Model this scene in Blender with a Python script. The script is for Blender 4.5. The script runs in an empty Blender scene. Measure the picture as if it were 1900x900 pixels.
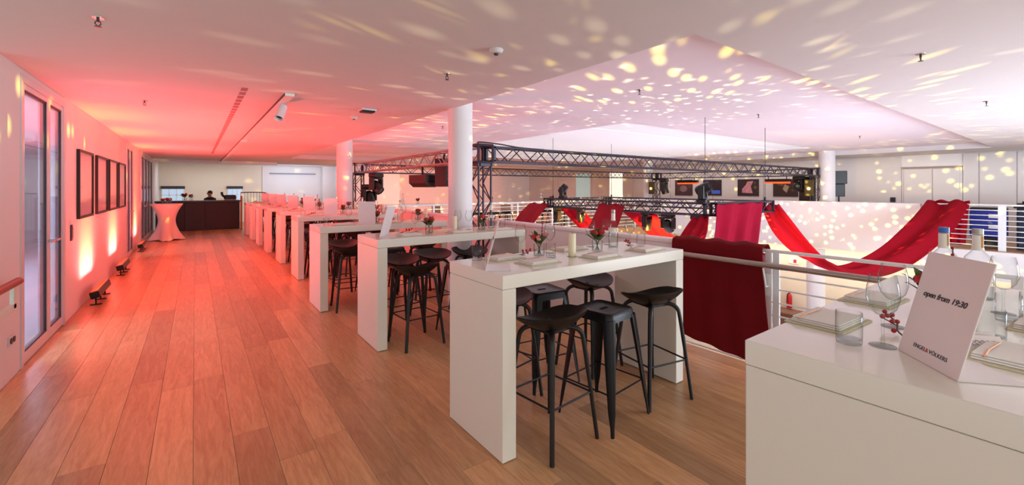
import bpy, bmesh, math, random
from mathutils import Vector, Matrix, Euler
random.seed(7)
S = bpy.context.scene
C = S.collection
PI = math.pi

# ------------------------------------------------------------------ camera, world, large lights, exposure
cam_d = bpy.data.cameras.new('camera'); cam = bpy.data.objects.new('camera', cam_d); C.objects.link(cam)
cam_d.sensor_width = 36.0; cam_d.lens = 800.0/1900.0*36.0
cam_d.shift_y = -102.0/1900.0; cam_d.clip_start = 0.05; cam_d.clip_end = 200
cam.location = (0, 0, 1.615); cam.rotation_euler = (PI/2, 0, -math.radians(36.316))
S.camera = cam
S.view_settings.view_transform = 'Standard'; S.view_settings.look = 'None'
S.view_settings.gamma = 1.0; S.view_settings.use_curve_mapping = False
S.view_settings.exposure = 0.0

W = bpy.data.worlds.new('room_light'); S.world = W; W.use_nodes = True
bg = W.node_tree.nodes['Background']; bg.inputs[0].default_value = (0.96, 0.975, 1.0, 1); bg.inputs[1].default_value = .72

def area_light(name, loc, target, size, size_y, power, col, spread=180, xaxis=None):
    d = bpy.data.lights.new(name, 'AREA'); d.shape = 'RECTANGLE'; d.size = size; d.size_y = size_y
    d.energy = power; d.color = col; d.spread = math.radians(spread)
    o = bpy.data.objects.new(name, d); C.objects.link(o); o.location = loc
    if xaxis:
        za = (Vector(loc)-Vector(target)).normalized(); xa = Vector(xaxis); xa = (xa-za*xa.dot(za)).normalized()
        o.rotation_euler = Matrix((xa, za.cross(xa), za)).transposed().to_euler()
    else: o.rotation_euler = (Vector(target)-Vector(loc)).to_track_quat('-Z', 'Y').to_euler()
    return o
# daylight from the glazing behind the photographer, added uplight out of sight in the void, daylight from the far end
area_light('glazing_daylight', (1.0, -3.9, 1.5), (2.5, 4, 1.2), 7.0, 2.4, 66, (1.0, 0.96, 0.80))
area_light('void_uplight_fill', (9.0, 5.0, -2.6), (9.0, 5.2, 3), 8.0, 7.0, 340, (0.98, 0.80, 1.0))  # added upward fill for the ceiling and recess, no fixture here
area_light('end_daylight', (9.5, -3.6, 0.8), (10.0, 2, 2.7), 7.0, 2.2, 850, (0.74, 0.87, 1.0))
area_light('lower_wall_fill', (16.95, 4.5, -.37), (16.95, 4.5, -3), 12.0, 0.5, 120, (1.0, 0.90, 0.74), 180, (0, 1, 0))  # unseen fill added under the slab to brighten the lower wall
area_light('far_gallery_fill', (18.1, 6.0, 2.66), (18.3, 6.0, 0), 16.0, 0.4, 85, (1.0, 0.90, 0.90), 180, (0, 1, 0))  # added fill strip that lifts the far right wall
area_light('end_gallery_fill', (10.5, 18.5, 2.66), (10.5, 19.5, 0), 12.0, 0.6, 480, (1.0, 0.62, 0.60), 180, (1, 0, 0))  # added pink fill, brightens the end walls behind the void
area_light('bar_fill', (0.6, 22.4, 2.6), (0.6, 22.6, 0), 2.6, .8, 30, (0.88, 0.96, 1.0))  # fill added to lift the dark corner behind the bar
area_light('niche_daylight', (3.9, 22.2, 2.2), (3.9, 24, 1.9), 2.2, 0.3, 24, (0.66, 0.84, 1.0))

# ------------------------------------------------------------------ materials
def lin(h):
    if isinstance(h, str):
        h = h.lstrip('#'); v = [int(h[i:i+2], 16)/255 for i in (0, 2, 4)]
    else: v = h
    return tuple((c/12.92 if c <= .04045 else ((c+.055)/1.055)**2.4) for c in v)
MATS = {}
def mat(name, col, rough=.5, metal=0., noise=.06, scale=8., bump=0., bscale=60., spec=.5, emit=None, estr=0., sheen=0., coat=0., rand=0.):
    if name in MATS: return MATS[name]
    m = bpy.data.materials.new(name); m.use_nodes = True; nt = m.node_tree; N = nt.nodes; L = nt.links
    b = N['Principled BSDF']; c = lin(col)
    b.inputs['Roughness'].default_value = rough; b.inputs['Metallic'].default_value = metal
    b.inputs['Specular IOR Level'].default_value = spec
    if sheen: b.inputs['Sheen Weight'].default_value = sheen
    if coat: b.inputs['Coat Weight'].default_value = coat; b.inputs['Coat Roughness'].default_value = .08
    tc = N.new('ShaderNodeTexCoord'); nz = N.new('ShaderNodeTexNoise'); nz.inputs['Scale'].default_value = scale; nz.inputs['Detail'].default_value = 4
    L.new(tc.outputs['Object'], nz.inputs['Vector'])
    hv = N.new('ShaderNodeHueSaturation'); hv.inputs['Color'].default_value = (*c, 1)
    mr = N.new('ShaderNodeMapRange'); mr.inputs['To Min'].default_value = 1-noise; mr.inputs['To Max'].default_value = 1+noise
    L.new(nz.outputs['Fac'], mr.inputs['Value'])
    if rand:
        oi = N.new('ShaderNodeObjectInfo'); r2 = N.new('ShaderNodeMapRange'); r2.inputs['To Min'].default_value = 1-rand; r2.inputs['To Max'].default_value = 1+rand
        L.new(oi.outputs['Random'], r2.inputs['Value']); mu = N.new('ShaderNodeMath'); mu.operation = 'MULTIPLY'
        L.new(mr.outputs[0], mu.inputs[0]); L.new(r2.outputs[0], mu.inputs[1]); L.new(mu.outputs[0], hv.inputs['Value'])
    else: L.new(mr.outputs[0], hv.inputs['Value'])
    L.new(hv.outputs[0], b.inputs['Base Color'])
    if bump:
        n2 = N.new('ShaderNodeTexNoise'); n2.inputs['Scale'].default_value = bscale; n2.inputs['Detail'].default_value = 3
        L.new(tc.outputs['Object'], n2.inputs['Vector'])
        bp = N.new('ShaderNodeBump'); bp.inputs['Strength'].default_value = bump; bp.inputs['Distance'].default_value = .01
        L.new(n2.outputs['Fac'], bp.inputs['Height']); L.new(bp.outputs[0], b.inputs['Normal'])
    if emit:
        b.inputs['Emission Color'].default_value = (*lin(emit), 1); b.inputs['Emission Strength'].default_value = estr
    MATS[name] = m; return m
def glass(name, tint='#ffffff', ior=1.45, rough=.02, body=.0, bodycol='#ffffff', edge=.35, maxr=.7):
    if name in MATS: return MATS[name]
    m = bpy.data.materials.new(name); m.use_nodes = True; nt = m.node_tree; N = nt.nodes; L = nt.links
    N.remove(N['Principled BSDF']); out = N['Material Output']
    tr = N.new('ShaderNodeBsdfTransparent'); tm = N.new('ShaderNodeMix'); tm.data_type = 'RGBA'; tm.inputs[6].default_value = (*lin(tint), 1); tm.inputs[7].default_value = (*[c*edge for c in lin(tint)], 1); L.new(tm.outputs[2], tr.inputs[0])
    gl = N.new('ShaderNodeBsdfGlossy'); gl.inputs['Roughness'].default_value = rough
    lw = N.new('ShaderNodeLayerWeight'); lw.inputs['Blend'].default_value = .5
    pw = N.new('ShaderNodeMath'); pw.operation = 'POWER'; pw.inputs[1].default_value = 5.0; L.new(lw.outputs['Facing'], pw.inputs[0])
    pe = N.new('ShaderNodeMath'); pe.operation = 'POWER'; pe.inputs[1].default_value = 2.6; L.new(lw.outputs['Facing'], pe.inputs[0]); L.new(pe.outputs[0], tm.inputs[0])
    fr = N.new('ShaderNodeMapRange'); f0 = ((ior-1)/(ior+1))**2; fr.inputs['To Min'].default_value = f0*.8; fr.inputs['To Max'].default_value = maxr; L.new(pw.outputs[0], fr.inputs['Value'])
    nz = N.new('ShaderNodeTexNoise'); nz.inputs['Scale'].default_value = 3.0
    bp = N.new('ShaderNodeBump'); bp.inputs['Strength'].default_value = .02; L.new(nz.outputs['Fac'], bp.inputs['Height']); L.new(bp.outputs[0], gl.inputs['Normal'])
    mx = N.new('ShaderNodeMixShader'); L.new(fr.outputs[0], mx.inputs[0]); L.new(tr.outputs[0], mx.inputs[1]); L.new(gl.outputs[0], mx.inputs[2])
    last = mx
    if body:
        df = N.new('ShaderNodeBsdfDiffuse'); df.inputs[0].default_value = (*lin(bodycol), 1)
        m2 = N.new('ShaderNodeMixShader'); m2.inputs[0].default_value = body; L.new(mx.outputs[0], m2.inputs[1]); L.new(df.outputs[0], m2.inputs[2]); last = m2
    L.new(last.outputs[0], out.inputs['Surface']); MATS[name] = m; return m
def wood_planks():
    m = bpy.data.materials.new('oak_plank'); m.use_nodes = True; N = m.node_tree.nodes; L = m.node_tree.links; b = N['Principled BSDF']
    tc = N.new('ShaderNodeTexCoord'); oi = N.new('ShaderNodeObjectInfo')
    mp = N.new('ShaderNodeMapping'); mp.inputs['Scale'].default_value = (9, .9, 1)
    ad = N.new('ShaderNodeVectorMath'); ad.operation = 'MULTIPLY_ADD'; ad.inputs[1].default_value = (31, 17, 5)
    cb = N.new('ShaderNodeCombineXYZ')
    for i in range(3): L.new(oi.outputs['Random'], cb.inputs[i])
    L.new(cb.outputs[0], ad.inputs[0]); L.new(tc.outputs['Object'], ad.inputs[2]); L.new(ad.outputs[0], mp.inputs['Vector'])
    n1 = N.new('ShaderNodeTexNoise'); n1.inputs['Scale'].default_value = 2.2; n1.inputs['Detail'].default_value = 6; n1.inputs['Distortion'].default_value = 1.6
    L.new(mp.outputs[0], n1.inputs['Vector'])
    wv = N.new('ShaderNodeTexNoise'); wv.inputs['Scale'].default_value = 14; wv.inputs['Detail'].default_value = 5; L.new(mp.outputs[0], wv.inputs['Vector'])
    r = N.new('ShaderNodeValToRGB'); r.color_ramp.elements[0].position = .3; r.color_ramp.elements[0].color = (*lin('#ac7d54'), 1)
    r.color_ramp.elements[1].position = .72; r.color_ramp.elements[1].color = (*lin('#d6aa7c'), 1)
    mm = N.new('ShaderNodeMath'); mm.operation = 'MULTIPLY_ADD'; mm.inputs[1].default_value = .35; L.new(wv.outputs['Fac'], mm.inputs[0])
    m3 = N.new('ShaderNodeMath'); m3.operation = 'MULTIPLY'; m3.inputs[1].default_value = .65; L.new(n1.outputs['Fac'], m3.inputs[0]); L.new(m3.outputs[0], mm.inputs[2])
    L.new(mm.outputs[0], r.inputs[0])
    hv = N.new('ShaderNodeHueSaturation'); mr = N.new('ShaderNodeMapRange'); mr.inputs['To Min'].default_value = .80; mr.inputs['To Max'].default_value = 1.34
    L.new(oi.outputs['Random'], mr.inputs['Value']); L.new(mr.outputs[0], hv.inputs['Value']); L.new(r.outputs[0], hv.inputs['Color']); L.new(hv.outputs[0], b.inputs['Base Color'])
    b.inputs['Roughness'].default_value = .31; b.inputs['Specular IOR Level'].default_value = .5
    bp = N.new('ShaderNodeBump'); bp.inputs['Strength'].default_value = .06; L.new(wv.outputs['Fac'], bp.inputs['Height']); L.new(bp.outputs[0], b.inputs['Normal'])
    MATS['plank'] = m; return m

WHITE = mat('white_plaster', '#e9e7e6', .75, noise=.015, scale=2, bump=.03, bscale=120)
CEILR = mat('recess_plaster_lit', '#eee8ef', .8, noise=.012, scale=1.5, bump=.03, bscale=90)  # same plaster, made lighter and lilac to paint in the recess's stronger light
CEIL = mat('ceiling_plaster', '#d8d4d3', .8, noise=.012, scale=1.5, bump=.03, bscale=90)  # outer plaster toned down, its dimmer light put into the colour
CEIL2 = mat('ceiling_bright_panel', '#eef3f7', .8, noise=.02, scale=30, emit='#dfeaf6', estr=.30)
CREAM = mat('cream_wall', '#e9e0cd', .8, noise=.02, scale=2)
CREAM2 = mat('lower_cream_wall', '#efe3cc', .8, noise=.02, scale=2)
LACQ = mat('white_lacquer', '#efede2', .18, noise=.01, scale=4, coat=.25)
LACQE = mat('white_lacquer_panel', '#ece9dd', .32, noise=.01, scale=4)
BLK = mat('black_plastic', '#121113', .38, noise=.1, scale=30)
BLKW = mat('black_stained_wood', '#151416', .42, noise=.2, scale=40, bump=.05, bscale=150)
BLKM = mat('black_metal', '#161518', .35, metal=.4, noise=.1, scale=25)
TRUSS = mat('black_truss_tube', '#3a3642', .4, metal=.5, noise=.1, scale=20)
ALU = mat('aluminium_truss_tube', '#a89498', .35, metal=.7, noise=.08, scale=20)
STEEL = mat('steel', '#b9b9b9', .25, metal=1., noise=.05)
RAILW = mat('white_railing_paint', '#e8eaec', .35, noise=.02)
HANDR = mat('stainless_handrail', '#b0a49c', .3, metal=.9, noise=.05)
RED = mat('red_satin', '#961322', .7, noise=.1, scale=5, bump=.05, bscale=40, spec=.02)
DRED = mat('dark_red_velvet', '#6f0c16', .75, noise=.22, scale=6, bump=.12, bscale=18, spec=.15)
GLASS = glass('clear_glass', '#fbfdfc')
PGLASS = glass('picture_glass', '#ffffff', 1.3, .04, edge=1.0, maxr=.2)
PANE = glass('door_pane', '#e4ecf4', 1.8, .03, .22, '#c2d0e0', 1.0)
FRAME = mat('door_frame_paint', '#d9d6da', .35, noise=.02)
GASK = mat('dark_gasket', '#20222a', .5)
CARD = mat('menu_card', '#eee6e6', .6, noise=.015, scale=20)
INK = mat('grey_ink', '#4a4648', .7)
INKR = mat('red_ink', '#c23a3a', .7)
NAP = mat('linen_napkin', '#efece6', .85, noise=.04, scale=40, bump=.12, bscale=300)
NAPS = mat('olive_place_mat', '#cfc7a8', .7, noise=.05, scale=30)
WAX = mat('ivory_wax', '#efe6c4', .5, noise=.03)
LEAF = mat('vase_leaf', '#3d5426', .5, noise=.25, scale=30)
STEM = mat('flower_stem', '#4b5d31', .55, noise=.2, scale=30)
BLOOM = mat('red_bloom', '#c0161a', .55, noise=.25, scale=40, sheen=.3)
PINKB = mat('pink_bloom', '#d98a86', .55, noise=.2, scale=40)
BERRY = mat('red_berry', '#a5101a', .3, noise=.15, scale=60)
TWIG = mat('brown_twig', '#4d382c', .7, noise=.2, scale=60)
COPPER = mat('copper_cutlery', '#c98d5e', .25, metal=1., noise=.05)
WATER = glass('water', '#f8fbfa', 1.33, .02)
LAB = mat('bottle_label', '#f0ece4', .6, noise=.02)
LABO = mat('orange_label_print', '#e0a050', .6)
CAPB = mat('blue_cap', '#2a66b4', .4)
CAPS = mat('silver_cap', '#a8a59c', .35, metal=.6)
DARKP = mat('picture_black', '#17120f', .4, noise=.1)
BARF = mat('bar_front_wood', '#32191a', .45, noise=.15, scale=6)
BARD = mat('bar_top_dark', '#3a3638', .3)
BRASS = mat('oiled_oak_post', '#b26a32', .45, noise=.1, scale=20)
SOCK = mat('switch_dark', '#3a3436', .5)
plank_mat = wood_planks()

# ------------------------------------------------------------------ mesh helpers
class MB:
    def __init__(s): s.v = []; s.f = []; s.mi = []; s.cur = 0
    def add(s, vs, fs):
        o = len(s.v); s.v += [tuple(p) for p in vs]; s.f += [tuple(i+o for i in f) for f in fs]; s.mi += [s.cur]*len(fs); return s
    def box(s, x0, x1, y0, y1, z0, z1, M=None):
        vs = [Vector(p) for p in ((x0,y0,z0),(x1,y0,z0),(x1,y1,z0),(x0,y1,z0),(x0,y0,z1),(x1,y0,z1),(x1,y1,z1),(x0,y1,z1))]
        if M: vs = [M @ p for p in vs]
        return s.add(vs, [(3,2,1,0),(4,5,6,7),(0,1,5,4),(1,2,6,5),(2,3,7,6),(3,0,4,7)])
    def cbox(s, c, sz, M=None):
        return s.box(c[0]-sz[0]/2, c[0]+sz[0]/2, c[1]-sz[1]/2, c[1]+sz[1]/2, c[2]-sz[2]/2, c[2]+sz[2]/2, M)
    def chamfer(s, x0, x1, y0, y1, z0, z1, b=.004, M=None):
        pts = []
        def ring(x, X, y, Y, c, z): return [(x+c,y,z),(X-c,y,z),(X,y+c,z),(X,Y-c,z),(X-c,Y,z),(x+c,Y,z),(x,Y-c,z),(x,y+c,z)]
        R = [ring(x0+b, x1-b, y0+b, y1-b, b*.5, z0), ring(x0, x1, y0, y1, b, z0+b), ring(x0, x1, y0, y1, b, z1-b), ring(x0+b, x1-b, y0+b, y1-b, b*.5, z1)]
        vs = [Vector(p) for r in R for p in r]
        if M: vs = [M @ p for p in vs]
        fs = [tuple(range(7, -1, -1)), tuple(range(24, 32))]
        for k in range(3):
            for i in range(8): j = (i+1) % 8; fs.append((k*8+i, k*8+j, k*8+8+j, k*8+8+i))
        return s.add(vs, fs)
    def tube(s, p0, p1, r0, r1=None, n=8, cap=True):
        return s.path([p0, p1], [r0, r0 if r1 is None else r1], n, cap)
    def path(s, pts, r, n=8, cap=True, flat=1., up=None):
        pts = [Vector(p) for p in pts]; m = len(pts)
        if not isinstance(r, (list, tuple)): r = [r]*m
        vs = []; fs = []; a = None
        for i, p in enumerate(pts):
            d = (pts[min(i+1, m-1)]-pts[max(i-1, 0)]).normalized()
            if a is None:
                a = Vector(up) if up else (Vector((0,0,1)) if abs(d.z) < .9 else Vector((1,0,0)))
            a = (a - d*a.dot(d)).normalized(); b = d.cross(a)
            for k in range(n):
                t = 2*PI*(k+.5)/n; vs.append(p + a*(math.cos(t)*r[i]*flat) + b*(math.sin(t)*r[i]))
        for i in range(m-1):
            for k in range(n): j = (k+1) % n; fs.append((i*n+k, i*n+j, i*n+n+j, i*n+n+k))
        if cap: fs.append(tuple(range(n-1, -1, -1))); fs.append(tuple((m-1)*n+k for k in range(n)))
        return s.add(vs, fs)
    def lathe(s, prof, n=20, c=(0,0,0), closed=False):
        vs = []; fs = []; idx = []
        for r, z in prof:
            if r < 1e-6: idx.append([len(vs)]*n); vs.append((c[0], c[1], c[2]+z))
            else:
                st = len(vs); idx.append([st+k for k in range(n)])
                for k in range(n): t = 2*PI*k/n; vs.append((c[0]+r*math.cos(t), c[1]+r*math.sin(t), c[2]+z))
        for i in range(len(prof)-1):
            a, b = idx[i], idx[i+1]
            for k in range(n):
                j = (k+1) % n; q = [a[k], a[j], b[j], b[k]]; q2 = []
                for t in q:
                    if t not in q2: q2.append(t)
                if len(q2) > 2: fs.append(tuple(q2))
        return s.add(vs, fs)
    def ball(s, c, r, n=8, m=5, sz=1.):
        return s.lathe([(r*math.sin(PI*i/m), -r*math.cos(PI*i/m)*sz) for i in range(m+1)], n, c)
    def prism(s, poly, z0, z1, M=None):
        n = len(poly); vs = [Vector((x, y, z0)) for x, y in poly]+[Vector((x, y, z1)) for x, y in poly]
        if M: vs = [M @ p for p in vs]
        return s.add(vs, [tuple(range(n-1, -1, -1)), tuple(range(n, 2*n))]+[(i, (i+1) % n, n+(i+1) % n, n+i) for i in range(n)])
    def grid(s, rows):
        m = len(rows); n = len(rows[0]); vs = [p for r in rows for p in r]
        return s.add(vs, [(i*n+k, i*n+k+1, i*n+n+k+1, i*n+n+k) for i in range(m-1) for k in range(n-1)])
    def mesh(s, name, mats, smooth=None):
        me = bpy.data.meshes.new(name); me.from_pydata(s.v, [], s.f)
        for m in (mats if isinstance(mats, (list, tuple)) else [mats]): me.materials.append(m)
        if any(s.mi): me.polygons.foreach_set('material_index', s.mi)
        bm = bmesh.new(); bm.from_mesh(me); bmesh.ops.recalc_face_normals(bm, faces=bm.faces); bm.to_mesh(me); bm.free()
        if smooth:
            me.polygons.foreach_set('use_smooth', [True]*len(me.polygons)); me.set_sharp_from_angle(angle=math.radians(smooth))
        me.update(); return me
    def build(s, name, mats, parent=None, smooth=None, loc=None):
        o = bpy.data.objects.new(name, s.mesh(name, mats, smooth)); C.objects.link(o)
        if parent: o.parent = parent
        if loc: o.location = loc
        return o
def inst(name, me, parent=None, loc=(0,0,0), rot=(0,0,0), sc=None):
    o = bpy.data.objects.new(name, me); C.objects.link(o); o.parent = parent; o.location = loc; o.rotation_euler = rot
    if sc: o.scale = sc
    return o
def tag(o, label, cat=None, group=None, kind=None):
    if label: o['label'] = label
    if cat: o['category'] = cat
    if group: o['group'] = group
    if kind: o['kind'] = kind
    return o
def thing(name, label, cat, loc=(0,0,0), rz=0., group=None):
    o = bpy.data.objects.new(name, None); C.objects.link(o); o.empty_display_size = .1
    o.location = loc; o.rotation_euler = (0, 0, rz); return tag(o, label, cat, group)
def struct(o): o['kind'] = 'structure'; return o
def dup(root, loc, rz=0., label=None, group=None, parent=None):
    r = root.copy(); C.objects.link(r); r.parent = parent
    if loc is not None: r.location = loc; r.rotation_euler = (0, 0, rz)
    if label: r['label'] = label
    if group: r['group'] = group
    for ch in list(root.children): dupc(ch, r)
    return r
def dupc(o, parent):
    c = o.copy(); C.objects.link(c); c.parent = parent
    for g in list(o.children): dupc(g, c)
def spline(pts, n):
    pts = [Vector(p) for p in pts]; out = []; m = len(pts)-1
    for i in range(n):
        t = i/(n-1)*m; k = min(int(t), m-1); u = t-k
        p0 = pts[max(k-1, 0)]; p1 = pts[k]; p2 = pts[k+1]; p3 = pts[min(k+2, m)]
        out.append(.5*((2*p1)+(p2-p0)*u+(2*p0-5*p1+4*p2-p3)*u*u+(3*p1-p0-3*p2+p3)*u**3))
    return out
def text_mesh(body, size, name, m, shear=0., align='CENTER', off=0.):
    cu = bpy.data.curves.new(name, 'FONT'); cu.body = body; cu.size = size; cu.align_x = align; cu.extrude = .0004; cu.shear = shear; cu.offset = off
    o = bpy.data.objects.new(name, cu); C.objects.link(o)
    dg = bpy.context.evaluated_depsgraph_get(); me = bpy.data.meshes.new_from_object(o.evaluated_get(dg))
    bpy.data.objects.remove(o); me.materials.clear(); me.materials.append(m); return me

# ------------------------------------------------------------------ the setting
b = MB(); b.box(-1.4, 4.13, -4, 24.2, -.35, -.014); b.box(4.13, 16.4, 11.2, 24.2, -.35, 0); b.box(16.4, 19.2, -4, 24.2, -.35, 0); b.box(4.13, 16.4, -4, -2, -.35, 0)
FLOORM = mat('oak_far_floor', '#b48a62', .45, noise=.12, scale=5)
floor = struct(b.build('floor', [FLOORM]))
rw = .206
for r in range(26):
    x0 = -1.245+r*rw; y = -1.2-random.uniform(0, 2.2)
    while y < 21.2:
        ln = random.choice((2.2, 2.2, 1.8, 2.6)) if y < 12 else 3.2
        y1 = min(y+ln, 21.5)
        if y1 > -.9:
            MB().chamfer(-rw/2+.0007, rw/2-.0007, -(y1-y)/2+.0007, (y1-y)/2-.0007, -.013, 0, .0012).build('plank', plank_mat, floor, loc=(x0+rw/2, (y+y1)/2, random.uniform(-.0004, 0)))
        y = y1
LOWF = mat('lower_floor_terrazzo', '#c9bfb2', .35, noise=.06, scale=12)
struct(MB().box(-1, 19.2, -4, 24, -3.5, -3.3).build('floor_lower', LOWF))
for nm, bx in (('wall_lower_right', (17.5, 17.6, -4, 15)), ('wall_lower_back', (3.9, 17.5, 14.9, 15)), ('wall_lower_left', (3.0, 3.1, -4, 15)), ('wall_lower_front', (3.1, 17.5, -4.1, -4))):
    struct(MB().box(*bx, -3.3, -.35).build(nm, CREAM2))
# ceiling with the shallow recess over the void
RX0, RX1, RY0, RY1, CZ, RZ = 2.80, 17.1, 1.66, 17.4, 2.68, 2.82
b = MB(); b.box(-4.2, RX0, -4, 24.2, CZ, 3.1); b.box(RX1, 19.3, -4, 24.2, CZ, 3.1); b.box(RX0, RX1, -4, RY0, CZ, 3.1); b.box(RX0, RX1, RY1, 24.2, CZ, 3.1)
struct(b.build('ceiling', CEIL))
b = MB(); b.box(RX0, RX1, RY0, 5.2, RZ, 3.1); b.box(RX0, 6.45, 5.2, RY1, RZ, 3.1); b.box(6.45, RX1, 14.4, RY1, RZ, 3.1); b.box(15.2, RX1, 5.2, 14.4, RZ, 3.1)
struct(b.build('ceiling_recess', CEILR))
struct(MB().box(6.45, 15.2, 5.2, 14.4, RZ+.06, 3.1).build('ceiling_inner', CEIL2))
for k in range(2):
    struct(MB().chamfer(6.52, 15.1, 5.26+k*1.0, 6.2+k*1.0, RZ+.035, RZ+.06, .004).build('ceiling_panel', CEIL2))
# beam strip in front of the bar
struct(MB().box(-1.25, RX0, 20.6, 20.9, 2.58, CZ).build('trim_1', WHITE))
# left wall with openings
b = MB()
for y0, y1 in ((5.1, 5.66), (7.28, 13.0), (14.35, 16.2), (20.3, 24.2)): b.box(-1.4, -1.25, y0, y1, -.014, CZ)
for y0, y1 in ((5.66, 7.28), (13.0, 14.35), (16.2, 20.3)): b.box(-1.4, -1.25, y0, y1, 2.635, CZ)
wl = struct(b.build('wall_left', WHITE))
struct(MB().box(-4.2, -1.4, 5.1, 5.2, -.35, CZ).build('wall_stair', mat('pale_green_wall', '#dfe6df', .7, noise=.02)))
struct(MB().box(-4.2, -4.1, 5.2, 24, -.35, CZ).build('wall_side_room', mat('cool_grey_wall', '#cfd8e2', .7, noise=.03)))
struct(MB().box(-4.1, -1.4, 5.2, 24, -.35, -.014).build('floor_side_room', mat('grey_carpet', '#8d8a92', .9, noise=.1, scale=30)))
area_light('side_room_lamp', (-3.0, 9.5, 2.6), (-3.0, 9.5, 0), 1.2, 8.0, 600, (.78, .88, 1.0))
struct(MB().box(-1.4, 2.62, 24, 24.2, -.35, CZ).build('wall_back', CREAM)); struct(MB().box(2.62, 19.3, 24, 24.2, -.35, CZ).build('wall_back_end', WHITE))
struct(MB().box(2.62, 5.25, 23.95, 24, 0, CZ-.05).build('wall_niche', WHITE))
b = MB(); b.box(5.25, 5.75, 23.4, 24, 0, CZ); b.box(5.75, 8.76, 22, 24, 0, CZ); struct(b.build('wall_pier', WHITE))
tag(MB().chamfer(2.95, 5.0, 23.85, 23.95, 2.27, 2.33, .004).build('wall_rail', mat('grey_rail', '#8b90a0', .5)), 'long thin grey rail across the bright white back wall', 'rail')
# far wall on the right, built of panels
wr = struct(MB().box(19.2, 19.3, -4, 24.2, -.35, CZ).build('wall_right', WHITE))
PANEL = mat('wall_panel', '#d8d4d2', .6, noise=.02, scale=2)
for y0, y1 in ((-4, .2), (.2, 1.4), (1.4, 2.15), (2.15, 2.5), (3.92, 6.1), (6.1, 8.3), (8.3, 10.5), (10.5, 12.7), (12.7, 15), (15, 18), (18, 21), (21, 24)):
    MB().chamfer(19.16, 19.2, y0+.012, y1-.012, .01, 2.66, .004).build('panel', PANEL, wr)
dr = struct(MB().box(19.14, 19.2, 2.5, 3.92, 0, 2.3).build('door_3', PANEL))
for y0, y1 in ((2.56, 3.16), (3.18, 3.86)):
    lf = MB().chamfer(19.11, 19.16, y0, y1, .02, 2.22, .004).build('leaf', PANEL, dr)
    MB().tube((19.09, y0+.08, 1.05), (19.09, y0+.2, 1.05), .012).build('door_handle', STEEL, lf)
MB().box(19.1, 19.14, 2.5, 3.92, 2.24, 2.29).build('door_frame', mat('warm_trim', '#9a8678', .5), dr)
# parapets
PAR = mat('parapet_white', '#ece8ea', .6, noise=.015)
def parapet(nm, x0, x1, y0, y1, z1, cap):
    w = struct(MB().box(x0, x1, y0, y1, -.35, z1-.05).build(nm, PAR))
    MB().chamfer(x0-cap, x1+cap, y0, y1, z1-.05, z1, .012).build('coping', PAR, w); return w
parapet('wall_parapet_near', 3.86, 3.965, 2.50, 11.2, 1.10, .02)
parapet('wall_parapet_far', 16.37, 16.50, 2.95, 11.2, 1.165, .015)
struct(MB().box(16.32, 16.4, -2, 2.95, -.75, -.02).build('trim_2', PAR))
# columns
def column(nm, x, y, r, z0, z1):
    struct(MB().lathe([(0, z0), (r, z0), (r, z1), (0, z1)], 40, (x, y, 0)).build(nm, mat('column_plaster', '#eceaec', .65, noise=.01), smooth=40))
column('column_1', 2.93, 5.18, .165, 0, RZ); column('column_2', 3.05, 11.3, .19, 0, RZ)
column('column_3', 16.95, 5.36, .23, 0, RZ); column('column_4', 16.95, 12.4, .23, 0, RZ); column('column_5', 16.0, 5.36, .25, -3.3, -.35)

def balustrade(nm, p0, p1, top, zs, posts, label, bar_r=.007, post_w=.05):
    d = Vector(p1)-Vector(p0); L = d.length
    t = thing(nm, label, 'railing', (p0[0], p0[1], 0), math.atan2(d.y, d.x))
    for u in posts: MB().chamfer(u-post_w/2, u+post_w/2, -.012, .012, 0, top-.004, .003).build('post', RAILW, t)
    me = MB().tube((0, 0, 0), (L, 0, 0), bar_r, n=8).mesh('bar', RAILW, 40)
    for z in zs: inst('bar', me, t, (0, 0, z))
    MB().tube((0, 0, top), (L, 0, top), bar_r*2, n=10).build('top_rail', RAILW, t, 40)
    return t
# near railing: white frame with horizontal bars, steel handrail on the gallery side
t = balustrade('balustrade', (3.88, 2.48), (3.88, -1.9), 1.085, [.11*k for k in range(1, 9)]+[.97], (.04, .84, .90, 2.2, 3.5), 'white barred railing beside the half-seen bar table')
MB().path([(.1, -.15, .985), (4.0, -.15, .985)], .024, 12).build('handrail', HANDR, t, 40)
for u in (.86, 2.4): 
    MB().path([(u, 0, .80), (u, -.10, .80), (u, -.15, .96)], .008, 6).build('bracket', RAILW, t)
    MB().chamfer(u-.03, u+.03, -.06, -.045, .72, .90, .003).build('bracket_plate', RAILW, t)
balustrade('balustrade', (16.45, 2.93), (16.45, -1.9), 1.165, [.12+.13*k for k in range(8)], (.03, 1.45, 1.52, 3.1, 4.7), 'white barred railing right of the long far white parapet', .012, .07)
balustrade('balustrade', (3.98, 11.22), (16.38, 11.22), 1.12, [.12+.125*k for k in range(8)], (.03, 1.5, 3, 4.5, 6, 7.5, 9, 10.5, 12.3), 'white barred railing closing the far short side of the void', .012, .06)
# stair handrail at the left edge
t = thing('stair_handrail', 'red-brown stair handrail on a white bracket at the far left edge', 'handrail', (-1.15, 4.85, -.095))
MB().path([(0, .32, .955), (0, -1.6, .955)], .03, 12).build('handrail', mat('red_brown_rail', '#8a3c34', .35), t, 40)
b = MB(); b.chamfer(-.012, .012, .16, .22, .76, .93, .003); b.chamfer(-.012, .012, -1.6, .22, .74, .80, .003); b.build('bracket', mat('pale_green_paint', '#e2ebe0', .5), t)

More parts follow.
